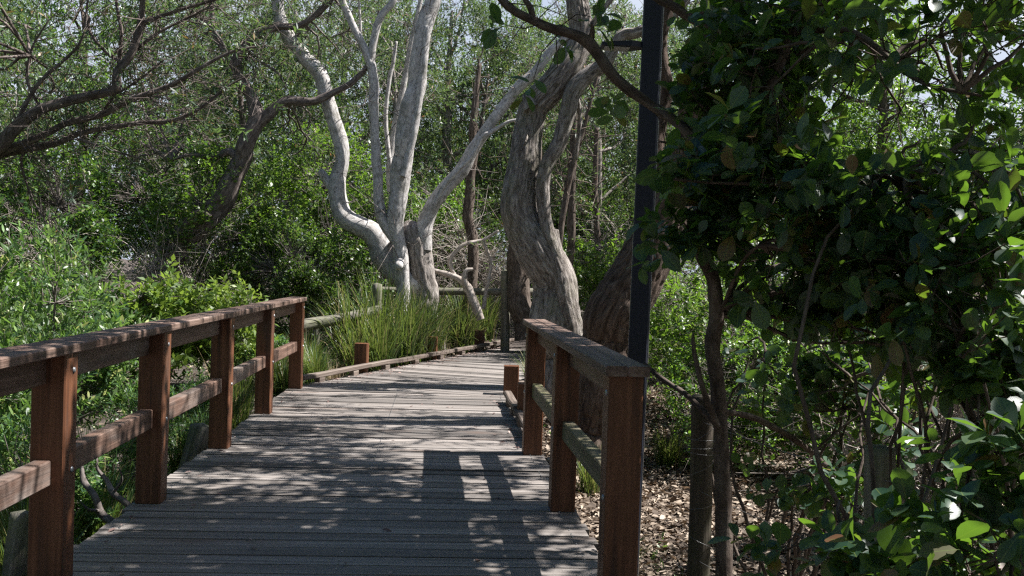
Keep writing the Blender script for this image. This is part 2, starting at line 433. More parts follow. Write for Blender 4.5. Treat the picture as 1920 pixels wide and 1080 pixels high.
MAT = {}
MAT['post'] = timber('red_hardwood', [(.3, (.035, .017, .011)), (.5, (.115, .045, .021)), (.72, (.195, .085, .044))], .5, .5, (26, 26, 1.1), island=.18, patch=((.07, .045, .035), 1.6, .56))
MAT['rail'] = timber('weathered_red_hardwood', [(.3, (.06, .038, .03)), (.5, (.13, .078, .058)), (.72, (.22, .145, .11))], .55, .6, (26, 26, 1.0), island=.22, patch=((.22, .19, .17), 1.3, .54))
MAT['cap'] = timber('handrail_timber', [(.3, (.055, .038, .030)), (.5, (.135, .088, .068)), (.72, (.24, .18, .15))], .6, .8, (30, 30, .9), island=.25, patch=((.13, .06, .04), 1.1, .57))
MAT['green_rail'] = timber('mossy_rail', [(.3, (.07, .055, .04)), (.5, (.15, .12, .08)), (.72, (.24, .21, .15))], .7, .7, (26, 26, 1.0), island=.15, algae=(.12, .14, .055))
MAT['deck'] = timber('grey_deck_boards', [(.26, (.065, .054, .047)), (.5, (.185, .163, .148)), (.75, (.35, .32, .30))], .62, 1.0, (24, 24, .55), island=.48, patch=((.12, .075, .055), .9, .60))
MAT['kerb'] = timber('grey_kerb_timber', [(.3, (.045, .034, .028)), (.5, (.13, .10, .082)), (.72, (.25, .21, .18))], .8, .9, (26, 26, 1.0), island=.2)
MAT['dark_log'] = timber('dark_round_post', [(.3, (.03, .024, .018)), (.5, (.085, .068, .052)), (.72, (.17, .145, .115))], .85, 1.0, (30, 30, 1.4), algae=(.07, .075, .04), island=.15)
MAT['log'] = timber('grey_round_log', [(.3, (.06, .055, .045)), (.5, (.16, .145, .12)), (.72, (.31, .285, .245))], .85, 1.0, (30, 30, 1.4), algae=(.13, .15, .07), island=.15)
MAT['bark_pale'] = bark('pale_bark', [(.28, (.12, .11, .10)), (.45, (.40, .375, .36)), (.7, (.60, .58, .56))], (30, 30, 12), .8, .012, blot=((.20, .19, .16), 6, .7))
MAT['bark_pale_rough'] = bark('pale_rough_bark', [(.28, (.07, .06, .052)), (.46, (.24, .21, .19)), (.7, (.46, .42, .39))], (30, 30, 6), 1.0, .03, blot=((.13, .11, .08), 4, .45))
MAT['bark_rough'] = bark('fissured_bark', [(.30, (.05, .042, .036)), (.46, (.21, .18, .16)), (.68, (.44, .40, .37))], (34, 34, 7), 1.0, .04, blot=((.22, .22, .13), 3.5, .35))
MAT['bark_red'] = bark('red_brown_bark', [(.28, (.022, .016, .013)), (.45, (.095, .066, .052)), (.7, (.22, .165, .135))], (32, 32, 6), 1.0, .045)
MAT['bark_dark'] = bark('dark_bark', [(.25, (.03, .022, .018)), (.45, (.09, .068, .055)), (.7, (.19, .155, .13))], (26, 26, 8), .9, .02)
MAT['bark_brown'] = bark('brown_limb_bark', [(.25, (.035, .027, .024)), (.45, (.11, .088, .078)), (.7, (.25, .21, .19))], (26, 26, 8), .8, .015)
MAT['twig'] = bark('grey_twig_bark', [(.25, (.05, .042, .037)), (.45, (.13, .11, .10)), (.7, (.26, .23, .21))], (26, 26, 8), .5, .01, detail=3)
MAT['dead'] = bark('bleached_dead_wood', [(.25, (.13, .10, .08)), (.45, (.34, .29, .25)), (.7, (.55, .5, .46))], (26, 26, 6), .6, .01)
MAT['lf_grey'] = leafy('banksia_leaf', (.018, .038, .022), (.15, .22, .11), (.20, .32, .07), .45, .34, .45, odd=(.20, .10, .03))
MAT['lf_bright'] = leafy('willowy_leaf', (.022, .062, .024), (.17, .28, .09), (.20, .38, .05), .42, .38, .5, odd=(.28, .32, .10))
MAT['lf_gloss'] = leafy('glossy_small_leaf', (.010, .030, .012), (.11, .20, .05), (.20, .38, .03), .36, .38, .55, odd=(.26, .27, .10))
MAT['lf_mid'] = leafy('fresh_green_leaf', (.016, .05, .014), (.15, .27, .06), (.24, .44, .03), .38, .42, .5, odd=(.30, .32, .10))
MAT['lf_broad'] = leafy('broad_glossy_leaf', (.018, .052, .036), (.065, .12, .065), (.22, .42, .02), .42, .34, .6, odd=(.16, .09, .04), vein=True)
MAT['lf_yellow'] = leafy('yellow_green_leaf', (.10, .17, .03), (.26, .32, .08), (.35, .5, .06), .45, .42, .4)
MAT['blade'] = leafy('strap_leaf', (.025, .06, .018), (.12, .18, .06), (.25, .34, .05), .42, .34, .5, odd=(.36, .28, .15), share=.80)
MAT['straw'] = leafy('dry_grass_blade', (.22, .17, .10), (.42, .35, .22), (.35, .28, .15), .7, .2, .3)
MAT['litter'] = leafy('dry_leaf_litter', (.06, .036, .026), (.48, .37, .30), (.25, .15, .08), .7, .12, .3)

def ground_mat():
    m, n, ns, ln = M('leaf_littered_soil')
    geo = node(ns, 'ShaderNodeNewGeometry')
    a = node(ns, 'ShaderNodeTexNoise', i_Scale=34.0, i_Detail=8.0, i_Roughness=.75); ln.new(geo.outputs['Position'], a.inputs['Vector'])
    v = node(ns, 'ShaderNodeTexVoronoi', i_Scale=26.0); ln.new(geo.outputs['Position'], v.inputs['Vector'])
    r = ramp(ns, [(.3, (.018, .011, .008)), (.5, (.065, .040, .027)), (.7, (.17, .115, .08))]); ln.new(a.outputs[0], r.inputs[0])
    mx = node(ns, 'ShaderNodeMix', data_type='RGBA', i_0=.35); ln.new(r.outputs[0], mx.inputs[6])
    hs = node(ns, 'ShaderNodeHueSaturation', i_Saturation=.12, i_Value=.12); ln.new(v.outputs['Color'], hs.inputs['Color']); ln.new(hs.outputs[0], mx.inputs[7])
    b = node(ns, 'ShaderNodeBsdfPrincipled', i_Roughness=.95); ln.new(mx.outputs[2], b.inputs['Base Color'])
    bp = node(ns, 'ShaderNodeBump', i_Strength=.9, i_Distance=.03); ln.new(a.outputs[0], bp.inputs['Height']); ln.new(bp.outputs[0], b.inputs['Normal'])
    out = node(ns, 'ShaderNodeOutputMaterial'); ln.new(b.outputs[0], out.inputs[0]); return m
MAT['ground'] = ground_mat()

def plain(name, c, rough, metal=0.0, bump=.1):
    m, n, ns, ln = M(name)
    geo = node(ns, 'ShaderNodeNewGeometry')
    a = node(ns, 'ShaderNodeTexNoise', i_Scale=9.0, i_Detail=6.0, i_Roughness=.7); ln.new(geo.outputs['Position'], a.inputs['Vector'])
    mr = node(ns, 'ShaderNodeMapRange', i_3=.8, i_4=1.25); ln.new(a.outputs[0], mr.inputs[0])
    hs = node(ns, 'ShaderNodeHueSaturation'); hs.inputs['Color'].default_value = (*c, 1); ln.new(mr.outputs[0], hs.inputs['Value'])
    b = node(ns, 'ShaderNodeBsdfPrincipled', i_Roughness=rough, i_Metallic=metal); ln.new(hs.outputs[0], b.inputs['Base Color'])
    bp = node(ns, 'ShaderNodeBump', i_Strength=bump, i_Distance=.004); ln.new(a.outputs[0], bp.inputs['Height']); ln.new(bp.outputs[0], b.inputs['Normal'])
    out = node(ns, 'ShaderNodeOutputMaterial'); ln.new(b.outputs[0], out.inputs[0]); return m
MAT['pole'] = plain('navy_painted_steel', (.008, .011, .024), .6)
MAT['galv'] = plain('galvanised_steel', (.35, .36, .37), .45, .6)
MAT['wire'] = plain('fence_wire', (.25, .25, .25), .45, .8)

# ------------------------------------------------------------------ ground
def build_ground():
    k = np.linspace(-1, 1, 241); c = np.sign(k) * (np.abs(k) * 14 + np.abs(k) ** 4 * 110)
    X, Y = np.meshgrid(c, c + 8)
    Z = ground_z(X, Y)
    V = np.stack([X, Y, Z], -1).reshape(-1, 3); n = 241
    i = np.arange(n * n).reshape(n, n)
    Q = np.stack([i[:-1, :-1], i[:-1, 1:], i[1:, 1:], i[1:, :-1]], -1).reshape(-1, 4)
    g = Geo(); g.add(V, Q)
    tag(g.obj('ground', MAT['ground'], attr=False), kind='structure')
build_ground()

# ------------------------------------------------------------------ boardwalk deck
LPT = [np.array(p, float) for p in ((-1.66, -3.0), (-2.62, 11.9), (.42, 20.9), (8.0, 26.5))]
WID = 2.52
def hd(i):
    return nrm(LPT[i + 1] - LPT[i])
def rightv(h): return np.array((h[1], -h[0]))
def mitre(i):          # direction across the deck at vertex i
    if i == 0: return rightv(hd(0)) * WID
    if i == 3: return rightv(hd(2)) * WID
    b = nrm(rightv(hd(i - 1)) + rightv(hd(i))); return b * WID / (b @ rightv(hd(i)))
RPT = [LPT[i] + mitre(i) for i in range(4)]
RPT[0] = np.array((1.17, -3.0)); RPT[1] = RPT[1] + (.075, 0)

def clip(poly, p, nvec):
    out = []
    for i in range(len(poly)):
        a = poly[i]; b = poly[(i + 1) % len(poly)]; da = (a - p) @ nvec; db = (b - p) @ nvec
        if da >= 0: out.append(a)
        if (da >= 0) != (db >= 0): out.append(a + (b - a) * (da / (da - db)))
    return out

def build_deck():
    g = Geo(); rng = np.random.default_rng(3)
    pitch = .147
    for s in range(3):
        h = hd(s); r = rightv(h); L = np.linalg.norm(LPT[s + 1] - LPT[s])
        m0 = mitre(s); m1 = mitre(s + 1)
        n0 = np.array((-m0[1], m0[0])); n0 = n0 * np.sign(n0 @ h); n1 = np.array((-m1[1], m1[0])); n1 = n1 * np.sign(n1 @ h)
        k0 = int(-2 / pitch); k1 = int((L + 2) / pitch)
        for k in range(k0, k1):
            t0 = k * pitch; t1 = t0 + pitch - .012 - rng.uniform(0, .007)
            e0 = rng.uniform(-.02, .015); e1 = rng.uniform(-.015, .02)
            poly = [LPT[s] + h * t0 - r * .6, LPT[s] + h * t0 + r * (WID + .9), LPT[s] + h * t1 + r * (WID + .9), LPT[s] + h * t1 - r * .6]
            el_ = nrm(LPT[s + 1] - LPT[s]); er_ = nrm(RPT[s + 1] - RPT[s])
            poly = clip(poly, LPT[s] + r * e0, rightv(el_)); poly = clip(poly, RPT[s] + r * e1, -rightv(er_))
            if len(poly) < 3: continue
            poly = clip(poly, LPT[s] + nrm(n0) * .003, n0); poly = clip(poly, LPT[s + 1] - nrm(n1) * .003, -n1) if poly else poly
            if len(poly) < 3: continue
            poly = np.array(poly)
            if np.ptp(poly @ r) < .05: continue
            c = poly.mean(0); zt = rng.uniform(-.003, .003); tilt = rng.normal(0, .0012)
            m = len(poly); off = rng.uniform(0, 60, 3)
            inn = poly + nrm(c - poly) * .004
            def at3(p, z): return np.column_stack([p, np.full(len(p), z) + ((p - c) @ r) * tilt])
            V = np.vstack([at3(poly, zt - .034), at3(poly, zt - .003), at3(inn, zt)])
            A = np.column_stack([(V[:, :2] - c) @ h + off[0], V[:, 2] + off[1], (V[:, :2] - c) @ r + off[2]])
            Q = []; T = []
            for a in range(m):
                b = (a + 1) % m
                Q += [(a, b, m + b, m + a), (m + a, m + b, 2 * m + b, 2 * m + a)]
            for a in range(1, m - 1):
                T.append((2 * m, 2 * m + a, 2 * m + a + 1)); T.append((0, a + 1, a))
            g.add(V, Q, T, A)
    o = g.obj('boardwalk', MAT['deck'], smooth=False); tag(o, 'curving boardwalk of weathered grey-brown planks', None, None, 'structure')
    gs = Geo()
    for s in range(2):
        h = hd(s); L = np.linalg.norm(LPT[s + 1] - LPT[s])
        for k in range(int(L / pitch)):
            for f in (.04, .5, .96):
                for dt in (.035, .1):
                    t = k * pitch + dt; u = t / L; c = (LPT[s] * (1 - u) + LPT[s + 1] * u) * (1 - f) + (RPT[s] * (1 - u) + RPT[s + 1] * u) * f
                    if s == 0 and c[1] < 3.6: continue
                    a = np.arange(6) * 1.047; r_ = .0048
                    V = np.column_stack([c[0] + np.cos(a) * r_, c[1] + np.sin(a) * r_, np.full(6, .0055)]); V = np.vstack([V, V - (0, 0, .006)])
                    gs.add(V, [(0, 1, 2, 3), (0, 3, 4, 5)] + [(i + 6, (i + 1) % 6 + 6, (i + 1) % 6, i) for i in range(6)])
    tag(gs.obj('screw_head', MAT['galv'], o, False), kind='stuff')
    gb = Geo()
    for s in range(3):
        for f in (.04, .5, .96):
            a = LPT[s] + (RPT[s] - LPT[s]) * f; b = LPT[s + 1] + (RPT[s + 1] - LPT[s + 1]) * f
            prism(gb, (*a, -.122), (*b, -.122), .07, .17)
    gb.obj('bearer', MAT['post'], o, False)
build_deck()

# ------------------------------------------------------------------ railings
RH = 1.08
def edge_pt(side, y, inset):
    """point on the first straight of the deck edge at distance y, moved inwards"""
    P = LPT if side < 0 else RPT
    f = (y - P[0][1]) / (P[1][1] - P[0][1]); p = P[0] + (P[1] - P[0]) * f
    return p + rightv(hd(0)) * (inset if side < 0 else -inset)

def railing(side, ys, label, mid_mat, ends, zj=0.0):
    root = thing('timber_railing', label, 'railing', (*edge_pt(side, ys[0], 0), 0), 'timber railings along the boardwalk')
    org = np.array(root.location)
    h = hd(0) if side < 0 else nrm(RPT[1] - RPT[0]); h3 = np.array((*h, 0)); r3 = np.array((*rightv(h), 0))
    rng = np.random.default_rng(11 + side)
    P = [np.array((*edge_pt(side, y, .085), 0)) - org for y in ys]
    for i, p in enumerate(P):
        g = Geo()
        lean = rng.normal(0, .004, 2)
        prism(g, p + np.array((0, 0, .001)), p + np.array((lean[0], lean[1], RH - .047)), .15, .15, up=h3, ch=.007)
        po = g.obj('post', MAT['post'], root, False)
        for z in (.955, .50):
            gbolt = Geo(); c = p + h3 * .02 * (1 if side < 0 else -1) + np.array((0, 0, z)) - side * r3 * (.0755)
            tube(gbolt, np.array([c, c - side * r3 * .005]), np.array([.014, .012]), 10)
            gbolt.obj('bolt_head', MAT['galv'], po)
    for i in range(len(P) - 1):
        g = Geo(); a = P[i] + h3 * .0765; b = P[i + 1] - h3 * .0765
        zz = np.array((0, 0, .965)); o_ = side * r3 * .035
        prism(g, a + zz + o_, b + zz + o_, .05, .135, ch=.005)
        g.obj('top_rail', MAT['rail'], root, False)
        g = Geo(); zz = np.array((0, 0, .51 + rng.normal(0, .006)))
        prism(g, a + zz + o_ * .5, b + zz + o_ * .5 + np.array((0, 0, rng.normal(0, .006))), .075, .115, ch=.006)
        g.obj('middle_rail', MAT[mid_mat], root, False)
    # handrail in lengths with butt joints
    cuts = [P[0] - h3 * ends[0]] + [P[i] for i in range(2, len(P) - 1, 2)] + [P[-1] + h3 * ends[1]]
    for a, b in zip(cuts[:-1], cuts[1:]):
        g = Geo(); zz = np.array((0, 0, RH - .0235))
        for sx in (-.048, .048):
            prism(g, a + zz + r3 * sx + h3 * .002, b + zz + r3 * sx - h3 * .002 + np.array((0, 0, rng.normal(0, .001))), .094, .045, ch=.006)
        g.obj('handrail', MAT['cap'], root, False)
    return root
railing(-1, [.82, 2.66, 4.50, 6.03, 7.86, 9.72, 11.75], 'long red-brown timber railing along the left edge of the boardwalk', 'rail', (.1, .11))
railing(1, [4.33, 6.17, 8.03], 'short timber railing on the right with dark mossy rails, beside the steel pole', 'green_rail', (.10, .13))

def short_post(parent, p, hgt, w_=.15, dirv=(0, 1, 0), name='post', mat='post'):
    g = Geo(); prism(g, (p[0], p[1], -.1), (p[0], p[1], hgt), w_, w_, up=dirv, ch=.012)
    return g.obj(name, MAT[mat], parent, False)

def kerb(label, pts, posts, group='low timber kerbs edging the boardwalk'):
    root = thing('timber_kerb', label, 'kerb', (pts[0][0], pts[0][1], 0), group); o = np.array(root.location)
    rng = np.random.default_rng(int(abs(pts[0][1]) * 10))
    for (x, y, hh) in posts:
        short_post(root, (x - o[0], y - o[1]), hh, .18)
    g2 = Geo()
    for (a, b) in zip(pts[:-1], pts[1:]):
        a = np.array((*a, 0.)) - o; b = np.array((*b, 0.)) - o; L = np.linalg.norm(b - a); t = (b - a) / L
        g = Geo(); j = rng.normal(0, .006)
        prism(g, a + (0, 0, .10 + j), b + (0, 0, .10 - j), .085, .06, ch=.01, warp=.006); g.obj('kerb_rail', MAT['kerb'], root, False)
        n = max(2, int(L / .7))
        for k in range(n):
            c = a + t * L * (k + .5) / n
            prism(g2, c - t * .07 + (0, 0, .034), c + t * .07 + (0, 0, .034), .08, .068)
    g2.obj('kerb_block', MAT['kerb'], root, False)
    return root
h1 = hd(1); r1 = rightv(h1)
def lk(t, ins=.06): p = LPT[1] + h1 * t + r1 * ins; return (p[0], p[1])
kerb('low kerb of short posts and blocks along the left side beyond the long railing',
     [lk(.15), lk(1.95), lk(4.0), lk(5.9), lk(8.2)], [(*lk(1.95, -.06), .40), (*lk(4.4, -.06), .36), (*lk(6.6, -.06), .36), (*lk(9.1, -.06), .36)])
kp = [tuple(edge_pt(1, 8.25, .05)), tuple(edge_pt(1, 9.8, .05)), tuple(edge_pt(1, 11.1, .05))]
kerb('low kerb with one squat post on the right just past the short railing', kp, [(*edge_pt(1, 9.75, -.03), .37)])
def rk(t): p = RPT[1] + h1 * t - r1 * .06; return (p[0], p[1])
kerb('low kerb along the right of the bend behind the thick tree', [rk(.3), rk(3), rk(6), rk(8.5)], [(*rk(.25), .34), (*rk(4.5), .34), (*rk(8.4), .34)])

# ------------------------------------------------------------------ lamp pole
def lamp_pole():
    a = at(1194, 690, 6.4); b = at(1225, 0, 6.4); d = nrm(b - a)
    base = a - d * ((a[2] + .6) / d[2]); top = a + d * ((5.2 - a[2]) / d[2])
    root = thing('lamp_post', 'tall square navy steel lamp pole rising behind the short railing', 'lamp post', base); o = np.array(root.location)
    g = Geo(); prism(g, base - o, top - o, .122, .122, up=(0.1, 1, 0), ch=.008); g.obj('pole', MAT['pole'], root, False)
    g = Geo(); s = np.array((-1., .1, 0)); s = nrm(s)
    for k in (-1, 1):
        c0 = base - o + np.array((.062 * k, -.03, 0)); c1 = top - o + np.array((.062 * k, -.03, 0))
        prism(g, c0, c1, .006, .02, up=(0, 1, 0), ch=.001)
    g.obj('lit_edge_strip', MAT['galv'], root, False)  # pale strips stand in for sunlight catching the pole's side edges
    z = at(1200, 86, 6.4); g = Geo()
    c = z - o
    V = []
    for (x, hw, zt, zb) in ((.012, .04, .018, -.018), (-.06, .085, .016, -.02), (-.25, .07, .004, -.016)):
        V += [(x, -hw, zb), (x, hw, zb), (x, hw, zt), (x, -hw, zt)]
    V = np.array(V) + c; Q = []
    for k in (0, 1):
        for i in range(4): j = (i + 1) % 4; Q.append((k * 4 + i, k * 4 + j, k * 4 + 4 + j, k * 4 + 4 + i))
    Q += [(3, 2, 1, 0), (8, 9, 10, 11)]
    g.add(V, Q); lm = g.obj('lamp_head', MAT['pole'], root, False)
    g = Geo(); prism(g, c + (-.07, 0, -.0245), c + (-.23, 0, -.0215), .12, .006); g.obj('lens', MAT['galv'], lm, False)
lamp_pole()

# ------------------------------------------------------------------ hero trees
def leaf_crown(root, name, tips, dirs, kind, mat, L, W, Mn, Ls, rng, ang=(35, 75), tip=False, up=.8):
    g = Geo(); tips = np.asarray(tips); o = np.array(root.location)
    sprigs(g, tips - o, dirs, rng.uniform(.6, 1.2, len(tips)) * Ls, Mn, L, W, kind, rng, ang, up, tip)
    return g.obj(name, MAT[mat], root)

def crown_on(gt, root_pts, lobes, rng, per, r0=.018):
    """branches from limb points to lobes; returns sprig origins and directions"""
    P = []; D = []
    S = np.asarray(root_pts, float)
    for (c, r, n) in lobes:
        p, d = ball(rng, n, c, r, .45)
        c = np.asarray(c, float)
        s = S[((S - c) ** 2).sum(1).argmin()]
        hubs = [c + rng.normal(0, .35, 3) * np.asarray(r) for _ in range(5)]
        hp = []
        for hpt in hubs:
            q = twig(gt, s, hpt, r0 * 1.3, r0 * .55, rng, 5, .12, 7); hp += list(q[2:])
        hp = np.array(hp)
        sub = p[rng.permutation(len(p))[:max(8, n // per)]]
        branchy(gt, hp, sub, rng, r0 * .4, .003)
        P.append(p); D.append(nrm(d * .8 + rng.normal(0, .6, d.shape) + np.array((0, 0, .35))))
    return np.concatenate(P), np.concatenate(D)

# pale many-stemmed tree
rng = np.random.default_rng(21)
D0 = 17.3
pale = thing('pale_smooth_tree', 'pale grey tree splitting into many upright stems behind the grass at the bend', 'tree', at(795, 662, D0)); o_ = np.array(pale.location)
g = Geo()
def px(l, d, dd=0): return [(x, y, d + dd, w_) for x, y, w_ in l]
ends = []
limb(g, px([(800, 700, 70), (797, 620, 57), (793, 570, 51), (791, 520, 48), (787, 480, 51), (782, 447, 57), (777, 426, 50), (774, 414, 24)], D0), .03, 60, .16, .022, (11, 5), 1.0)
o = g.obj('trunk', MAT['bark_pale_rough'], pale); o.location = -o_; g = Geo()
Pa, _ = limb(g, px([(800, 560, 34), (782, 535, 44), (758, 520, 47), (733, 505, 46), (718, 482, 45), (711, 458, 42), (700, 437, 41), (682, 424, 39), (660, 411, 37), (643, 393, 35), (635, 368, 33), (633, 335, 31), (640, 298, 27), (629, 240, 27), (612, 180, 28), (597, 140, 28), (562, 100, 26), (535, 50, 25), (523, 0, 23), (515, -90, 20), (530, -220, 14)], D0), .05, 30, .13, .008, (8, 4), 2.0); ends.append(Pa[-12:])
limb(g, px([(645, 385, 24), (622, 355, 20), (603, 324, 14), (600, 318, 6)], D0), .04, 14, .15, .006, (8, 4), 3.0)

limb(g, [(750, 492, D0 - .5, 17), (748, 500, D0 - .72, 14)], .03, 14, .1, 0, (8, 4), 4.5)
Pc, _ = limb(g, px([(742, 448, 22), (727, 425, 22), (716, 400, 21), (711, 350, 19), (703, 272, 18), (699, 200, 18), (701, 155, 18), (694, 117, 17), (675, 78, 14), (652, 27, 13), (640, -10, 12), (610, -120, 9)], D0, -.33), .05, 20, .12, .004, (8, 4), 5.0); ends.append(Pc[-10:])
Pc2, _ = limb(g, px([(695, 125, 14), (702, 78, 14), (712, 35, 14), (733, 8, 13), (745, -20, 11), (790, -160, 8)], D0, -.33), .05, 16, .1, .003, (8, 4), 6.0); ends.append(Pc2[-8:])
limb(g, px([(678, 85, 6), (676, 40, 5), (671, -20, 4)], D0, -.1), .08, 8, 0, 0, (8, 4), 6.3)
Pd, _ = limb(g, px([(757, 640, 27), (757, 575, 28), (754, 530, 28), (750, 495, 30), (747, 465, 26), (742, 440, 27), (739, 415, 31), (742, 390, 34), (748, 330, 38), (764, 249, 38), (774, 190, 37), (781, 155, 36), (791, 90, 33), (799, 39, 31), (812, 0, 28), (840, -110, 22), (880, -260, 12)], D0, -.35), .04, 30, .13, .008, (8, 4), 7.0); ends.append(Pd[-14:])
limb(g, px([(757, 330, 14), (772, 262, 15), (785, 180, 15), (796, 110, 14), (800, 50, 12)], D0, -.5), .05, 16, .2, .004, (8, 4), 7.5)
limb(g, px([(740, 345, 10), (733, 319, 9), (723, 233, 8), (729, 155, 8), (737, 117, 7), (743, 78, 5)], D0), .06, 10, .1, 0, (8, 4), 8.0)
limb(g, px([(731, 360, 14), (730, 311, 13), (741, 233, 13), (757, 155, 12), (769, 97, 11), (785, 19, 9), (800, -80, 6)], D0, .5), .06, 12, .1, 0, (8, 4), 9.0)
Pe, _ = limb(g, px([(788, 470, 34), (792, 440, 36), (799, 412, 31), (819, 373, 27), (862, 323, 26), (889, 280, 24), (920, 233, 23), (947, 194, 22), (978, 159, 22), (1006, 134, 19), (1033, 97, 17), (1057, 74, 16), (1090, 20, 13), (1120, -90, 9)], D0, -.12), .05, 20, .12, .005, (8, 4), 10.0); ends.append(Pe[-12:])
limb(g, px([(815, 380, 9), (835, 345, 10), (858, 320, 9), (885, 292, 8), (905, 255, 6), (915, 248, 3)], D0, -.5), .05, 10, .1, 0, (8, 4), 11.0)
limb(g, px([(900, 262, 10), (925, 245, 8), (955, 228, 6), (985, 222, 3)], D0, -.3), .06, 8, .1, 0, (8, 4), 12.0)
o = g.obj('limb', MAT['bark_pale'], pale); o.location = -o_
gt = Geo()
rp = np.concatenate(ends)
# bare side twigs on the stems
allp = np.concatenate([Pa[40:], Pc[20:], Pd[30:], Pe[20:]])
s = allp[rng.integers(0, len(allp), 130)]; e = s + nrm(rng.normal(0, 1, (130, 3)) + (0, 0, .5)) * rng.uniform(.3, 1.2, (130, 1))
rod_twigs(gt, s, e, .010, .004, rng); s2 = e[rng.integers(0, 130, 300)]; rod_twigs(gt, s2, s2 + nrm(rng.normal(0, 1, (300, 3)) + (0, 0, .4)) * rng.uniform(.15, .5, (300, 1)), .004, .002, rng)
tips, dirs = crown_on(gt, rp, [(at(470, -190, 17), (1.7, 1.6, 1.2), 150), (at(640, -230, 16), (1.6, 1.5, 1.2), 120), (at(850, -260, 16), (1.8, 1.7, 1.2), 120),
                              (at(1080, -170, 16), (1.4, 1.3, 1.0), 70)], rng, 3)
o = gt.obj('branch', MAT['twig'], pale); o.location = -o_
c = leaf_crown(pale, 'crown', tips, dirs, 'lance', 'lf_grey', .09, .02, 14, .35, rng)

# thick furrowed tree right of the bend
D1 = 12.6
thick = thing('furrowed_bark_tree', 'thick bent trunk with fissured bark leaning over the bend, right of the pale tree', 'tree', at(1052, 720, D1)); o_ = np.array(thick.location)
g = Geo()
P1, _ = limb(g, px([(1062, 735, 128), (1056, 680, 108), (1050, 630, 94), (1046, 585, 90), (1040, 530, 83), (1028, 490, 82), (1007, 455, 82), (986, 425, 74), (976, 392, 69), (978, 350, 64), (983, 300, 59), (989, 245, 53), (1000, 205, 50), (1028, 172, 54), (1057, 138, 56), (1078, 104, 48), (1086, 60, 44), (1082, 15, 42), (1076, -60, 38), (1050, -160, 30), (1040, -300, 20)], D1), .022, 110, .10, .011, (15, 8), 31.0)
limb(g, px([(1072, 640, 46), (1068, 590, 44), (1056, 530, 42), (1044, 480, 36), (1038, 430, 22)], D1, -.16), .03, 40, .12, .012, (12, 5), 34.0)
P2, _ = limb(g, px([(1052, 510, 30), (1040, 465, 28), (1027, 425, 25), (1020, 395, 24), (1018, 350, 26), (1029, 303, 27), (1049, 268, 29), (1064, 218, 31), (1078, 168, 33), (1107, 136, 27), (1134, 120, 25), (1150, 90, 23), (1169, 66, 22), (1200, 58, 20), (1270, 20, 18), (1330, -80, 12)], D1, -.2), .03, 36, .10, .008, (10, 5), 32.0)
limb(g, px([(1000, 200, 34), (990, 183, 22), (984, 176, 10)], D1, -.12), .03, 16, .3, .01, (8, 5), 33.0)
limb(g, px([(985, 262, 24), (988, 264, 16)], D1, -.32), .02, 14, .3, .006, (8, 5), 35.0)
for q in ([(1072, 170, 12), (1083, 195, 11), (1086, 230, 9), (1078, 300, 7)], [(1100, 60, 12), (1160, -20, 9), (1220, -90, 5)]):
    limb(g, px(q, D1), .05, 10, .1, 0, (8, 4), q[0][0] * .1)
o = g.obj('trunk', MAT['bark_rough'], thick); o.location = -o_
gt = Geo()
tips, dirs = crown_on(gt, np.concatenate([P1[-25:], P2[-20:]]), [(at(1000, -290, 12.5), (1.5, 1.5, .9), 110), (at(1180, -230, 11.5), (1.5, 1.3, .9), 90), (at(1290, -150, 12.5), (1.3, 1.2, .8), 80), (at(1280, 30, 13.5), (.7, .6, .5), 60)], rng, 3)
o = gt.obj('branch', MAT['twig'], thick); o.location = -o_
leaf_crown(thick, 'crown', tips, dirs, 'lance', 'lf_grey', .10, .022, 14, .3, rng)

# red-brown leaning trunk behind the short railing
D2 = 9.9
redt = thing('red_brown_leaning_tree', 'stout red-brown trunk leaning right behind the short railing and lamp pole', 'tree', at(1112, 870, D2)); o_ = np.array(redt.location)
g = Geo()
P3, _ = limb(g, px([(1108, 900, 128), (1113, 820, 108), (1122, 740, 104), (1134, 660, 108), (1150, 600, 108), (1180, 540, 104), (1216, 470, 96), (1246, 400, 86), (1272, 330, 76), (1298, 240, 66), (1322, 140, 54), (1335, 40, 46), (1345, -60, 40), (1350, -200, 32), (1340, -380, 22), (1320, -560, 12)], D2), .022, 110, .09, .018, (16, 8), 41.0)
P4, _ = limb(g, px([(1262, 360, 46), (1230, 300, 34), (1235, 230, 28), (1250, 160, 26), (1240, 80, 22), (1260, -40, 18), (1230, -220, 12), (1190, -360, 8)], D2, .25), .05, 24, .1, .006, (8, 5), 42.0)
o = g.obj('trunk', MAT['bark_red'], redt); o.location = -o_
gt = Geo()
tips, dirs = crown_on(gt, np.concatenate([P3[-50:], P4[-30:]]), [((1.4, 8.6, 5.4), (1.4, 1.3, .6), 420), ((2.8, 9.6, 5.4), (1.6, 1.5, .8), 240), ((1.4, 10.4, 6.2), (1.3, 1.2, .7), 60), ((.4, 8.6, 5.6), (1.0, 1.2, .5), 90)], rng, 3)
o = gt.obj('branch', MAT['twig'], redt); o.location = -o_
leaf_crown(redt, 'crown', tips, dirs, 'mid', 'lf_gloss', .085, .035, 11, .3, rng)

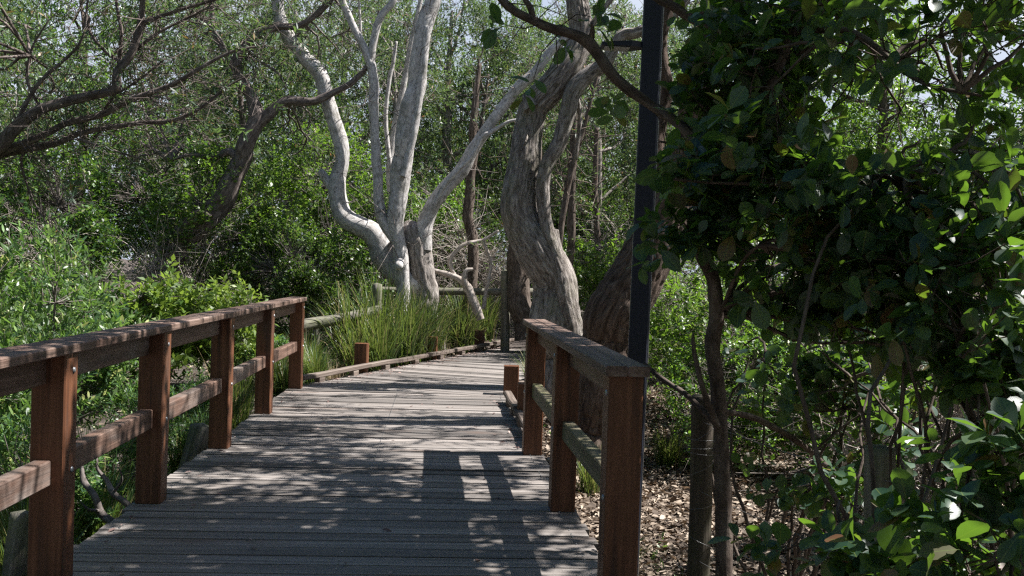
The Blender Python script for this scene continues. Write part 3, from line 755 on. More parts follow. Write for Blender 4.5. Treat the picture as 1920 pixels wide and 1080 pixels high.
# left banksia with leaning trunk
D3 = 17.0
lb = thing('leaning_banksia_tree', 'leaning brown trunk forking high above the green shrubs on the left', 'tree', at(280, 600, D3)); o_ = np.array(lb.location)
g = Geo()
P5, _ = limb(g, px([(268, 640, 66), (300, 540, 54), (328, 480, 50), (352, 440, 47), (393, 400, 46), (428, 355, 40), (447, 305, 36), (466, 262, 32), (484, 222, 32), (474, 190, 26), (452, 150, 20), (448, 105, 18), (480, 68, 16), (520, 52, 14), (570, 44, 12), (640, -20, 8)], D3), .045, 36, .14, .014, (10, 5), 51.0)
P6, _ = limb(g, px([(478, 235, 26), (505, 214, 22), (535, 190, 19), (585, 190, 15), (620, 176, 13), (665, 150, 11), (700, 100, 8), (710, 20, 5)], D3), .05, 18, .12, .006, (8, 5), 52.0)
P7, _ = limb(g, px([(452, 300, 18), (430, 284, 15), (400, 295, 11), (360, 290, 8), (320, 300, 5)], D3), .06, 12, .12, .004, (8, 5), 53.0)
P8, _ = limb(g, px([(452, 150, 14), (430, 110, 12), (400, 60, 10), (390, -20, 8), (350, -120, 6)], D3), .06, 12, .12, .004, (8, 5), 54.0)
limb(g, px([(395, 410, 20), (375, 400, 16), (352, 418, 12), (338, 450, 8)], D3, -.3), .06, 12, .15, 0, (8, 5), 55.0)
o = g.obj('trunk', MAT['bark_brown'], lb); o.location = -o_
gt = Geo()
tips, dirs = crown_on(gt, np.concatenate([P5[110:], P6[15:], P7[5:], P8]), [(at(330, 60, 17), (1.5, 1.2, .9), 230), (at(480, 120, 17.5), (1.1, 1.0, .8), 150), (at(600, 90, 18), (1.1, 1.0, .8), 150), (at(400, -60, 17), (1.6, 1.4, .9), 200),
        (at(300, 190, 17.5), (1.2, 1.1, .7), 150), (at(560, 260, 18.5), (.8, .8, .6), 80), (at(640, 20, 18), (1.2, 1.2, .8), 160), (at(340, 330, 18), (1.1, .8, .5), 90)], rng, 3, .02)
o = gt.obj('branch', MAT['twig'], lb); o.location = -o_
leaf_crown(lb, 'crown', tips, dirs, 'lance', 'lf_grey', .10, .022, 13, .28, rng, (30, 80), True)

# low limbs reaching in from the left
D4 = 9.0
ll = thing('low_spreading_banksia_tree', 'brown crooked limbs reaching in low from the left edge', 'tree', (-6.3, 9.3, -.5)); o_ = np.array(ll.location)
g = Geo()
T0 = [np.array((-6.3, 9.3, -.6)), np.array((-6.25, 9.2, .6)), np.array((-5.8, 9.1, 1.7)), at(-60, 305, 9.0)]
Pp, Rr = smooth_path(T0, [.17, .14, .12, .09], .05); tube(g, Pp, Rr, 30, .12, .01, (10, 5), 61.0)
lims = [
 [(-60, 305, 30), (5, 270, 26), (30, 240, 23), (75, 205, 20), (150, 185, 18), (195, 175, 17), (216, 165, 19), (220, 135, 16), (245, 100, 14), (262, 45, 12), (268, 0, 10), (280, -90, 7)],
 [(-50, 303, 24), (0, 285, 16), (65, 260, 13), (130, 230, 12), (190, 215, 12), (250, 185, 11), (320, 160, 9), (380, 125, 7), (440, 95, 5), (500, 85, 3)],
 [(-50, 305, 22), (10, 288, 15), (100, 270, 12), (150, 250, 10), (200, 240, 10), (265, 230, 9), (325, 225, 8), (380, 200, 6), (430, 160, 4), (470, 140, 3)],
 [(20, 250, 10), (70, 160, 7), (150, 80, 5), (165, 0, 4)],
 [(165, 30, 8), (168, 60, 7), (200, 100, 6), (225, 115, 8), (232, 120, 8)],
 [(222, 120, 8), (228, 60, 7), (221, 20, 6), (215, -40, 5)],
 [(262, 45, 7), (330, 20, 6), (400, 0, 5), (470, -30, 4)],
 [(245, 100, 7), (300, 60, 5), (360, 30, 4), (400, 10, 3)],
 [(190, 215, 6), (215, 180, 5), (260, 150, 4), (310, 110, 3)],
 [(150, 262, 6), (220, 285, 4), (270, 300, 3)],
 [(75, 205, 6), (50, 150, 5), (60, 90, 4), (90, 40, 3)],
 [(65, 262, 7), (40, 300, 5), (60, 370, 4), (90, 420, 3)]]
LP = []
for i, l in enumerate(lims):
    q, _ = limb(g, px(l, D4 + (i % 3) * .12), .04, 14, .12, .003, (8, 5), 62.0 + i); LP.append(q)
o = g.obj('trunk', MAT['bark_brown'], ll); o.location = -o_
gt = Geo(); LPc = np.concatenate(LP)
idx = rng.integers(0, len(LPc), 420); s = LPc[idx]
mid = s + nrm(rng.normal(0, 1, (420, 3)) + (.7, .3, .25)) * rng.uniform(.15, .7, (420, 1)); rod_twigs(gt, s, mid, .005, .003, rng)
s2 = mid[rng.integers(0, 420, 700)]; e2 = s2 + nrm(rng.normal(0, 1, (700, 3)) + (.5, .2, .1)) * rng.uniform(.1, .4, (700, 1)); rod_twigs(gt, s2, e2, .003, .0015, rng)
tips, dirs = crown_on(gt, LPc, [(at(150, -30, 9.6), (1.0, .9, .6), 120), (at(0, 100, 10.2), (.8, .9, .6), 80), (at(330, -60, 9.4), (.9, .9, .5), 90), ((-5.6, 8.2, 3.6), (1.2, 1.3, .7), 140), ((-6.8, 8.6, 3.0), (1.3, 1.3, .8), 140)], rng, 3, .012)
tips = np.concatenate([tips, e2[::6]]); dirs = np.concatenate([dirs, nrm(e2[::6] - s2[::6])])
o = gt.obj('branch', MAT['bark_brown'], ll); o.location = -o_
leaf_crown(ll, 'crown', tips, dirs, 'lance', 'lf_grey', .085, .017, 15, .12, rng, (45, 95), True)

# ------------------------------------------------------------------ foreground broad-leaved tree on the right
rng = np.random.default_rng(77)
fg = thing('broad_leaved_tree', 'dark glossy broad-leaved tree on slim mottled trunk, right foreground', 'tree', at(1356, 1200, 4.5)); o_ = np.array(fg.location)
g = Geo()
F1, _ = limb(g, px([(1358, 1260, 36), (1355, 1080, 34), (1352, 900, 30), (1349, 760, 28), (1336, 650, 28), (1346, 590, 28), (1340, 520, 26), (1312, 470, 25), (1300, 430, 24), (1320, 370, 24), (1360, 290, 24), (1430, 180, 24), (1480, 60, 24), (1500, -60, 26), (1520, -300, 22), (1540, -560, 16)], 4.5), .03, 28, .12, .003, (8, 6), 71.0)
F2, _ = limb(g, [(1340, 330, 4.5, 20), (1290, 252, 4.8, 20), (1232, 206, 5.0, 19), (1173, 163, 5.0, 20), (1142, 132, 5.0, 22), (1123, 101, 5.0, 22), (1103, 76, 5.0, 23), (1072, 62, 5.0, 19), (1033, 51, 5.0, 18), (987, 33, 5.0, 16), (955, 16, 5.0, 13), (936, -4, 5.0, 12), (900, -60, 5.0, 8)], .03, 20, .12, .003, (8, 6), 72.0)
F3, _ = limb(g, [(1104, 78, 5.0, 14), (1110, 60, 4.97, 10), (1109, 44, 4.95, 5)], .02, 10, .2, 0, (8, 6), 73.0)
F4, _ = limb(g, [(1000, 36, 5.0, 11), (995, 15, 5.0, 12), (982, -8, 5.0, 11), (970, -60, 5.0, 8)], .03, 12, .1, 0, (8, 6), 74.0)
F5, _ = limb(g, [(1440, 150, 4.5, 18), (1380, 70, 4.7, 17), (1300, 39, 4.9, 17), (1267, 16, 4.9, 18), (1228, -6, 4.9, 14), (1190, -60, 4.9, 8)], .03, 14, .1, .002, (8, 6), 75.0)
F6, _ = limb(g, [(1345, 800, 4.5, 12), (1290, 745, 4.6, 11), (1240, 710, 4.7, 10), (1205, 680, 4.75, 7)], .03, 12, .15, 0, (8, 6), 76.0)
F7, _ = limb(g, [(1345, 800, 4.45, 12), (1320, 735, 4.4, 11), (1302, 660, 4.4, 9), (1300, 625, 4.4, 4)], .03, 12, .15, 0, (8, 6), 77.0)
F8, _ = limb(g, [(1352, 770, 4.5, 12), (1420, 785, 4.8, 12), (1500, 830, 5.2, 11), (1560, 880, 5.6, 10), (1650, 920, 6.0, 8)], .03, 12, .15, 0, (8, 6), 78.0)
F9, _ = limb(g, [(1480, 60, 4.5, 14), (1600, 60, 4.2, 12), (1720, 150, 3.9, 9), (1840, 180, 3.7, 5)], .03, 10, .15, 0, (8, 6), 79.0)
F10, _ = limb(g, [(1360, 290, 4.5, 12), (1480, 300, 4.2, 11), (1620, 330, 4.0, 8), (1760, 300, 3.8, 4)], .03, 10, .15, 0, (8, 6), 80.0)
F11, _ = limb(g, [(1350, 590, 4.5, 9), (1400, 480, 4.2, 7), (1480, 440, 4.0, 4)], .03, 10, .15, 0, (8, 6), 81.0)
o = g.obj('trunk', MAT['bark_dark'], fg); o.location = -o_
gt = Geo()
allf = np.concatenate([F1[60:], F5, F9, F10, F11, F2[:12]])
lobes = [(at(1390, 230, 4.4), (.42, .5, .34), 60), (at(1570, 170, 4.3), (.50, .5, .38), 46), (at(1350, 340, 4.4), (.38, .4, .22), 56), (at(1540, 350, 4.1), (.50, .45, .27), 46), (at(1290, 250, 4.5), (.26, .4, .22), 34),
         (at(1760, 120, 4.1), (.42, .5, .38), 34), (at(1700, 350, 4.2), (.44, .5, .32), 40), (at(1580, 570, 4.7), (.34, .4, .2), 26), (at(1700, 600, 4.5), (.34, .4, .26), 30), (at(1840, 520, 4.4), (.3, .4, .3), 26), (at(1460, 560, 4.6), (.2, .3, .12), 10), (at(1520, 20, 4.6), (.46, .6, .32), 60), (at(1850, 330, 3.7), (.30, .45, .32), 28), (at(1420, 40, 5.0), (.30, .4, .28), 40),
         (at(1480, 470, 4.2), (.34, .35, .16), 32), (at(1650, 490, 4.0), (.34, .4, .2), 30), (at(1880, 20, 3.8), (.3, .5, .3), 26), (at(1300, 440, 4.5), (.14, .25, .12), 16), (at(1780, 560, 3.9), (.3, .4, .2), 22)]
tips, dirs = crown_on(gt, allf, lobes, rng, 1, .009)
# canopy over the path, above the frame
tipsU, dirsU = crown_on(gt, F1[-120:], [((2.35, 5.5, 4.2), (.75, .6, .35), 190), ((.9, 5.5, 4.7), (1.0, .95, .6), 330), ((2.1, 5.6, 4.8), (1.1, .95, .6), 460), ((3.3, 5.7, 5.0), (1.1, 1.0, .6), 460), ((1.6, 4.3, 4.5), (1.4, .9, .6), 330), ((3.2, 4.0, 4.8), (1.3, .9, .7), 45), ((4.6, 4.3, 5.3), (1.4, 1.5, .7), 30), ((3.0, 2.2, 4.7), (1.7, 1.3, .8), 110), ((1.0, 2.4, 4.4), (1.2, 1.2, .6), 260), ((2.0, 7.4, 5.0), (1.2, .9, .5), 230), ((3.5, 7.4, 5.2), (1.1, 1.0, .6), 190), ((.9, 7.5, 4.9), (.9, .9, .4), 130)], rng, 3, .016)
# a few leaves on the overhanging limb
s = F2[rng.integers(10, len(F2), 16)]; e = s + nrm(rng.normal(0, 1, (16, 3)) + (0, 0, -.2)) * rng.uniform(.1, .4, (16, 1)); rod_twigs(gt, s, e, .004, .002, rng)
o = gt.obj('branch', MAT['bark_dark'], fg); o.location = -o_
tips = np.concatenate([tips, tipsU, e[:10]]); dirs = np.concatenate([dirs, dirsU, nrm(e - s)[:10]])
leaf_crown(fg, 'crown', tips, dirs, 'broad', 'lf_broad', .112, .060, 8, .17, rng, (38, 85), True, up=1.0)

def fg_shrub(label, base, lobes, seed, mat='lf_broad', L=.10, W=.06):
    rng = np.random.default_rng(seed)
    root = thing('broad_leaved_shrub', label, 'shrub', base, 'broad-leaved shrubs in the right foreground'); o_ = np.array(root.location)
    gt = Geo(); st = []
    for (c, r, n) in lobes:
        for k in range(3):
            q = twig(gt, np.array(base) + rng.normal(0, .05, 3) * (1, 1, 0), np.asarray(c) + rng.normal(0, .4, 3) * r, .012, .005, rng, 7, .08, 14); st += list(q[5:])
    tips, dirs = crown_on(gt, st, lobes, rng, 1, .007)
    o = gt.obj('stem', MAT['bark_dark'], root); o.location = -o_
    leaf_crown(root, 'foliage', tips, dirs, 'broad', mat, L, W, 9, .17, rng, (38, 85), True, up=1.0)
    return root
fg_shrub('tall dark broad-leaved shrub at the right edge, leaves level with the grey fence post', (1.75, 3.5, -.55),
         [(at(1850, 640, 3.5), (.22, .4, .32), 34), (at(1800, 500, 3.7), (.26, .4, .25), 30), (at(1730, 620, 4.0), (.26, .4, .22), 22), (at(1880, 780, 3.3), (.2, .35, .2), 26), (at(1810, 800, 3.7), (.24, .3, .24), 32), (at(1620, 720, 4.8), (.24, .3, .16), 18), (at(1640, 620, 4.1), (.22, .35, .16), 20), (at(1770, 330, 3.9), (.3, .4, .25), 24)], 5)
fg_shrub('low dark broad-leaved shrub in the bottom right corner, in front of the grey fence post', (1.45, 2.9, -.55),
         [(at(1870, 900, 2.9), (.17, .3, .16), 36), (at(1725, 1035, 3.1), (.16, .3, .08), 22), (at(1900, 1040, 2.7), (.25, .35, .2), 36), (at(1560, 1020, 3.4), (.22, .3, .11), 22)], 6)
fg_shrub('thin broad-leaved sapling with yellow-green leaves in front of the leaf litter', (1.5, 5.2, -.5),
         [(at(1590, 760, 5.0), (.28, .3, .16), 22), (at(1500, 900, 5.0), (.24, .3, .14), 16), (at(1640, 700, 5.2), (.34, .3, .22), 30), (at(1700, 800, 4.8), (.24, .3, .16), 18), (at(1440, 690, 5.4), (.2, .3, .12), 10)], 8, 'lf_broad', .085, .055)

# ------------------------------------------------------------------ generic shrubs and trees (meshes shared by copies)
PROTO = {}
def shrub_proto(key, seed, R, H, kind, mat, L, W, n, Mn, Ls, ang, stem='twig', twr=.006, tip=False, bare=0, nlobes=6):
    rng = np.random.default_rng(seed); g = Geo(); gt = Geo()
    P = []; D = []; hubs = []
    for k in range(nlobes):
        a = rng.uniform(0, 6.28); rr = R * rng.uniform(.1, .6); z = H * rng.uniform(.3, .74)
        c = np.array((math.cos(a) * rr, math.sin(a) * rr, z)); r = np.array((R * .5, R * .5, H * .26)) * rng.uniform(.8, 1.2, 3)
        p, d = ball(rng, n // nlobes, c, r, .4); p = p[p[:, 2] > .02]; d = d[:len(p)]
        P.append(p); D.append(nrm(p - c + (0, 0, .05))); q = twig(gt, rng.normal(0, .06, 3) * (1, 1, 0) - (0, 0, .1), c, twr * 3, twr * 1.4, rng, 6, .1, 8); hubs += list(q[2:])
    P = np.concatenate(P); D = np.concatenate(D); D = nrm(D * .8 + rng.normal(0, .5, D.shape) + (0, 0, .75))
    m = max(10, len(P) // 3); sub = rng.permutation(len(P))[:m]; branchy(gt, hubs, P[sub] + D[sub] * Ls * .7, rng, twr, .002)
    if bare:
        s = np.array(hubs)[rng.integers(0, len(hubs), bare)]; e = s + nrm(rng.normal(0, 1, (bare, 3)) + (0, 0, .3)) * rng.uniform(.2, R * .9, (bare, 1)); rod_twigs(gt, s, e, twr * .9, .002, rng)
        s2 = (s + e)[rng.integers(0, bare, bare)] / 2; e2 = s2 + nrm(rng.normal(0, 1, (bare, 3))) * rng.uniform(.15, R * .5, (bare, 1)); rod_twigs(gt, s2, e2, twr * .5, .0015, rng)
    sprigs(g, P, D, rng.uniform(.6, 1.2, len(P)) * Ls, Mn, L, W, kind, rng, ang, .8, tip)
    PROTO[key] = (g.mesh('foliage', MAT[mat]), gt.mesh('stem', MAT[stem]))

for i in range(3):
    shrub_proto('willow%d' % i, 100 + i, .8, 1.6, 'lance', 'lf_bright', .085, .022, 520, 12, .26, (25, 65))
for i in range(3):
    shrub_proto('gloss%d' % i, 110 + i, 1.3, 2.8, 'far', 'lf_gloss' if i else 'lf_mid', .065, .036, 1500, 10, .28, (35, 80), bare=120)
for i in range(2):
    shrub_proto('open%d' % i, 120 + i, 1.2, 2.4, 'mid', 'lf_mid', .066, .038, 650, 10, .28, (40, 80), bare=140)
shrub_proto('yellow0', 130, .6, 1.0, 'far', 'lf_yellow', .065, .028, 380, 11, .2, (35, 70))
for i in range(2):
    shrub_proto('bare%d' % i, 140 + i, 1.5, 2.9, 'far', 'lf_gloss', .05, .025, 130, 7, .2, (40, 80), stem='dead', bare=620, twr=.009)

def shrub(kind, x, y, s, label, group, rot=None, sz=1.0, name='shrub', cat='shrub'):
    f, st = PROTO[kind]
    root = thing(name, label, cat, (x, y, float(ground_z(x, y)) - .04), group)
    root.rotation_euler = (0, 0, RNG.uniform(0, 6.28) if rot is None else rot); root.scale = (s, s, s * sz)
    for nm, me in (('foliage', f), ('stem', st)):
        o = bpy.data.objects.new(nm, me); COL.objects.link(o); o.parent = root
    return root

# trees with whole crowns
def tree_proto(key, seed, H, R, mat, kind, L, W, n, Mn, Ls, barkm, lobes=9, zlo=.35):
    rng = np.random.default_rng(seed); gt = Geo(); g = Geo()
    b = rng.normal(0, .3, 2); P = [(0, 0, -.3), (b[0] * .4, b[1] * .4, H * .25), (b[0], b[1], H * .5), (b[0] * .6, b[1], H * .8)]
    q, rr = smooth_path(P, [.17 * H / 8, .12 * H / 8, .09 * H / 8, .03 * H / 8], .12); tube(gt, q, rr, 12, .12, .006, (8, 5), seed)
    tp = []; td = []
    for k in range(lobes):
        a = k * 2.4 + rng.uniform(-.4, .4); f = (k + .5) / lobes; z = H * (zlo + (.92 - zlo) * f); rad = R * rng.uniform(.35, .75) * (1 - .5 * f * f)
        c = np.array((math.cos(a) * rad, math.sin(a) * rad, z)); r = np.array((R * .42, R * .42, H * .12)) * rng.uniform(.8, 1.2, 3)
        s = q[min(len(q) - 1, int(len(q) * (.3 + .65 * f)))]
        t = twig(gt, s, c, .045 * H / 8, .015, rng, 7, .1, 9)
        p, d = ball(rng, n // lobes, c, r, .4)
        hp = [x for x in t[3:]]
        for _ in range(4): hp += list(twig(gt, t[-1], c + rng.normal(0, .5, 3) * r, .014, .006, rng, 5, .1, 6))
        sub = rng.permutation(len(p))[:len(p) // 3]; branchy(gt, hp, p[sub], rng, .007, .002)
        tp.append(p); td.append(nrm(d * .7 + rng.normal(0, .6, d.shape) + (0, 0, .3)))
    tp = np.concatenate(tp); td = np.concatenate(td)
    sprigs(g, tp, td, rng.uniform(.6, 1.2, len(tp)) * Ls, Mn, L, W, kind, rng, (35, 80), .8, kind == 'lance')
    PROTO[key] = (g.mesh('crown', MAT[mat]), gt.mesh('trunk', MAT[barkm]))

tree_proto('gum0', 201, 9, 2.6, 'lf_grey', 'far', .13, .034, 2000, 11, .4, 'bark_pale_rough', 10, .3)
tree_proto('gum1', 202, 8, 2.4, 'lf_grey', 'far', .13, .034, 1800, 11, .4, 'bark_brown', 9, .3)
tree_proto('dense0', 203, 9, 2.7, 'lf_gloss', 'far', .10, .05, 2600, 11, .4, 'bark_dark', 11, .18)
tree_proto('dense1', 204, 8, 2.5, 'lf_mid', 'far', .10, .05, 2300, 11, .4, 'bark_dark', 11, .18)

def tree(kind, x, y, s, label, group, name='bush_tree', cat='tree'):
    f, st = PROTO[kind]
    root = thing(name, label, cat, (x, y, float(ground_z(x, y)) - .05), group)
    root.rotation_euler = (0, 0, RNG.uniform(0, 6.28)); root.scale = (s, s, s)
    for nm, me in (('crown', f), ('trunk', st)):
        o = bpy.data.objects.new(nm, me); COL.objects.link(o); o.parent = root
    return root

# left: bright willowy shrubs
GW = 'narrow-leaved shrubs beyond the long railing'
wl = [(-2.95, 4.9, .55, 'low bright shrub against the long railing at its nearest bay'),
      (-3.1, 6.6, .60, 'low bright shrub against the long railing at its second visible bay'),
      (-3.25, 8.5, .62, 'low bright shrub against the long railing at its third visible bay'),
      (-3.35, 10.3, .58, 'low bright shrub against the long railing next to its end post'),
      (-3.9, 5.6, .95, 'bushy bright green shrub nearest the left edge below the handrail'),
      (-3.9, 7.6, 1.0, 'bushy bright green shrub rising over the handrail, left side, nearest one'),
      (-4.8, 8.6, 1.22, 'tall bright green shrub at the left edge under the brown crooked limbs'),
      (-4.5, 9.6, 1.0, 'bushy bright green shrub behind the middle of the long railing'),
      (-5.4, 10.6, 1.3, 'tall bright green shrub at the left edge in front of the dark thicket'),
      (-5.0, 11.8, 1.1, 'bright green shrub left of the yellow-tipped shrubs'),
      (-4.9, 13.6, .7, 'bright green shrub behind the yellow-tipped shrubs, under the leaning trunk'),
      (-6.4, 12.8, 1.35, 'bright green shrub at the left edge, farthest of the narrow-leaved ones'),
      (-3.35, 12.6, .72, 'small bright green shrub behind the end post of the long railing'),
      (-5.6, 7.0, 1.2, 'bright green shrub out past the left edge under the spreading tree')]
for i, (x, y, s, lb_) in enumerate(wl):
    shrub('willow%d' % (i % 3), x, y, s, lb_, GW, name='narrow_leaved_shrub')
GY = 'yellow-tipped shrubs behind the long railing'
for i, (x, y, s, lb_) in enumerate([(-4.2, 12.0, 1.75, 'yellow-green sunlit shrub behind the long railing, left one of the pair'), (-3.6, 12.6, 1.6, 'yellow-green sunlit shrub behind the long railing, right one of the pair')]):
    shrub('yellow0', x, y, s, lb_, GY, name='yellow_tipped_shrub')

# dark glossy thicket
GD = 'dark glossy shrubs of the thicket'
dk = [(-8.2, 13.6, 1.1, 'dark shrub at the far left edge behind the brown crooked limbs'),
      (-7.2, 15.6, 1.2, 'dark shrub left of the leaning trunk, nearer the left edge'),
      (-6.6, 15.2, .6, 'dark shrub just left of the foot of the leaning trunk'),
      (-4.9, 17.8, 1.25, 'dark shrub behind the leaning trunk'),
      (-3.5, 16.6, .85, 'dark shrub between the leaning trunk and the pale tree'),
      (-3.2, 18.2, 1.15, 'dark shrub behind the log fence, left of the pale tree'),
      (-3.9, 20.5, 1.45, 'tall dark shrub left behind the pale tree'),
      (-6.5, 19.8, 1.5, 'tall dark shrub behind the leaning trunk, deep in the thicket'),
      (-9.5, 17.8, 1.5, 'tall dark shrub deep in the thicket at the left edge'),
      (-1.9, 21.8, 1.2, 'dark shrub directly behind the pale tree stems'),
      (2.3, 22.5, 1.15, 'dark shrub seen past the right side of the thick trunk'),
      (.9, 24.5, 1.3, 'dark shrub at the end of the boardwalk view behind the far rail')]
for i, (x, y, s, lb_) in enumerate(dk):
    shrub('gloss%d' % (i % 3), x, y, s, lb_, GD, name='glossy_shrub')

GB = 'leafless twiggy shrubs in the thicket'
bl = [(-2.4, 20.8, 1.1, 'tangle of bare grey twigs behind the pale tree, left side'), (-1.0, 21.0, 1.15, 'tangle of bare grey twigs right of the pale trunk'),
      (-.2, 21.5, .8, 'tangle of bare twigs between the pale tree and the thick trunk'), (-6.0, 16.8, 1.0, 'tangle of bare twigs below the fork of the leaning trunk'),
      (-7.6, 14.4, .95, 'tangle of bare twigs at the left edge behind the green shrubs'), (2.9, 19.5, 1.0, 'tangle of bare twigs behind the lamp pole'),
      (3.3, 7.2, 1.15, 'sunlit tangle of bare grey twigs seen through the upper right leaves'), (4.6, 6.6, 1.2, 'tangle of bare grey twigs in the upper right corner')]
for i, (x, y, s, lb_) in enumerate(bl):
    shrub('bare%d' % (i % 2), x, y, s, lb_, GB, name='bare_twiggy_shrub')

GR = 'sunlit small-leaved shrubs on the right'
rs = [(2.1, 11.8, .85, 'sunlit small-leaved shrub just right of the leaning red-brown trunk'), (3.2, 10.6, .8, 'sunlit small-leaved shrub behind the slim mottled trunk'),
      (4.3, 11.6, 1.05, 'sunlit small-leaved shrub right of the slim mottled trunk'), (5.6, 10.6, 1.1, 'sunlit small-leaved shrub behind the grey fence post'),
      (2.6, 14.2, 1.1, 'taller sunlit shrub behind the lamp pole'), (4.2, 14.8, 1.3, 'taller sunlit shrub behind the broad-leaved tree'),
      (6.6, 13.4, 1.4, 'tall sunlit shrub near the right edge'), (5.6, 7.8, .95, 'small-leaved shrub at the right edge behind the dark leaves'),
      (1.9, 17.4, 1.1, 'sunlit shrub seen between the thick trunk and the lamp pole'), (3.4, 8.3, .5, 'small low shrub on the leaf litter right of the slim trunk'),
      (8.2, 12.0, 1.4, 'tall shrub farthest to the right'), (2.0, 9.7, .62, 'small sunlit shrub at the edge of the leaf litter just right of the lamp pole'), (2.9, 9.3, .7, 'sunlit shrub behind the slim trunk, at the far edge of the leaf litter'), (4.1, 8.9, .8, 'sunlit shrub beyond the leaf litter, above the grey fence post'), (2.6, 11.0, .95, 'sunlit shrub second row back behind the lamp pole and slim trunk')]
for i, (x, y, s, lb_) in enumerate(rs):
    shrub('open%d' % (i % 2), x, y, s, lb_, GR, name='small_leaved_shrub')

# background trees
GT = 'grey-green background trees'
gt_ = [(-9.2, 15.8, .8, 'grey-green tree at the upper left edge behind the brown limbs'), (-6.6, 22.0, .95, 'grey-green tree above and behind the leaning trunk'),
       (-3.4, 24.5, .95, 'grey-green tree behind the left stems of the pale tree'), (-.4, 26.0, 1.0, 'grey-green tree behind the upright stems of the pale tree'),
       (1.9, 23.6, .85, 'grey-green tree behind the bend of the thick trunk'), (4.4, 21.5, .95, 'grey-green tree behind the lamp pole'),
       (-12.0, 20.5, 1.0, 'grey-green tree beyond the upper left corner'), (-9.5, 27.5, 1.15, 'far grey-green tree left of the leaning trunk'),
       (-4.8, 31.0, 1.2, 'far grey-green tree showing over the dark thicket'), (2.2, 32.0, 1.2, 'far grey-green tree showing left of the lamp pole')]
for i, (x, y, s, lb_) in enumerate(gt_):
    tree('gum%d' % (i % 2), x, y, s, lb_, GT, name='grey_green_tree')
GE = 'dark dense background trees'
de = [(-10.6, 24.0, 1.0, 'dark dense tree far behind the left edge'), (-7.2, 28.0, 1.05, 'dark dense tree far behind the leaning trunk'), (-1.8, 33.0, .95, 'dark dense tree far behind the pale tree'),
      (6.4, 18.2, 1.0, 'dark dense tree behind the upper right foliage'), (9.0, 15.4, .95, 'dark dense tree at the right edge'), (7.8, 24.0, 1.05, 'dark dense tree far behind the right foliage'),
      (12.5, 20.0, 1.15, 'dark dense tree beyond the right edge'), (4.6, 29.0, 1.05, 'dark dense tree far behind the lamp pole'), (-15.0, 26.0, 1.2, 'dark dense tree beyond the left edge'), (1.2, 36.0, .9, 'dark dense tree in line with the end of the boardwalk')]
for i, (x, y, s, lb_) in enumerate(de):
    tree('dense%d' % (i % 2), x, y, s, lb_, GE, name='dense_tree')
for i, (x, y, s, lb_) in enumerate([(-1.6, 27.5, 1.15, 'grey-green tree whose top fills the gap between the pale stems'), (.6, 29.0, 1.2, 'grey-green tree whose top fills the gap left of the thick trunk'), (-6.0, 25.5, 1.1, 'grey-green tree behind the leftmost pale stem'), (3.4, 26.0, 1.1, 'grey-green tree behind the lamp head')]):
    tree('gum%d' % (i % 2), x, y, s, lb_, GT, name='grey_green_tree')
GN = 'dense trees around and behind the viewer'
for i, (x, y, s) in enumerate([(-7.5, 1.5, 1.0), (-9.0, 6.0, 1.0), (-12.0, 11.0, 1.1), (-5.0, -4.0, 1.05), (-1.5, -6.5, 1.05), (2.2, -5.5, 1.0), (5.5, -3.5, 1.0), (-9.5, -2.5, 1.1), (-3.5, -10.5, 1.2), (3.5, -10.0, 1.2), (9.0, -6.5, 1.2), (-8.0, -9.0, 1.2), (10.5, .5, .8), (11.5, 6.0, .75), (-14.5, 4.5, 1.2), (-14.0, 16.0, 1.2), (13.0, 11.0, .9)]):
    tree('dense%d' % (i % 2), x, y, s, 'dense green tree of the wood enclosing the path outside the photograph', GN, name='dense_tree')
# far wood closing the view
def far_wood():
    g = Geo(); rng = np.random.default_rng(9); n = 9000
    a = rng.uniform(-1.0, 1.0, n); r = rng.uniform(42, 50, n)
    p = np.stack([np.sin(a) * r, np.cos(a) * r, 0 * a], -1)
    hh = 6.5 + 3.5 * vnoise(np.stack([a * 9, a * 0, a * 0], -1)); p[:, 2] = rng.uniform(0, 1, n) ** .8 * hh + .5
    sprigs(g, p, nrm(rng.normal(0, 1, (n, 3)) + (0, 0, .6)), np.full(n, 1.0), 9, .36, .17, 'far', rng)
    tag(g.obj('far_wood', MAT['lf_gloss']), 'dark continuous wood closing the view behind the trees', 'wood', None, 'stuff')
far_wood()

# slim dark trunks in the middle distance
GS = 'slim dark trunks between the pale tree and the lamp pole'
def slim(pts, label, mat='bark_dark', crown=None):
    r = thing('slim_tree', label, 'tree', at(pts[0][0], pts[0][1], pts[0][2]), GS); o_ = np.array(r.location); g = Geo()
    P, _ = limb(g, pts, .06, 14, .15, .006, (8, 5), pts[0][0] * .37); o = g.obj('trunk', MAT[mat], r); o.location = -o_
    g = Geo(); q = P[len(P) // 3:]; k = 40; s = q[rng.integers(0, len(q), k)]; e = s + nrm(rng.normal(0, 1, (k, 3)) + (0, 0, .7)) * rng.uniform(.3, 1.1, (k, 1)); rod_twigs(g, s, e, .012, .003, rng)
    o = g.obj('branch', MAT[mat], r); o.location = -o_
    leaf_crown(r, 'crown', e, nrm(e - s), 'far', 'lf_grey', .08, .025, 12, .35, rng)
slim([(872, 640, 19, 26), (880, 560, 19, 22), (884, 470, 19, 20), (878, 380, 19, 19), (886, 290, 19, 17), (890, 210, 19, 14), (900, 120, 19, 8)], 'slim dark trunk just right of the pale tree, behind its right limb')
slim([(990, 640, 18, 60), (975, 560, 18, 42), (968, 500, 18, 38), (975, 440, 18, 30), (1000, 380, 18.6, 20), (1010, 250, 19, 14)], 'stout dark trunk hidden in shade left of the thick tree')
slim([(1062, 560, 17, 16), (1070, 450, 17, 15), (1072, 350, 17, 15), (1075, 250, 17, 14), (1084, 120, 17, 10)], 'slim trunk close behind the right side of the thick trunk')
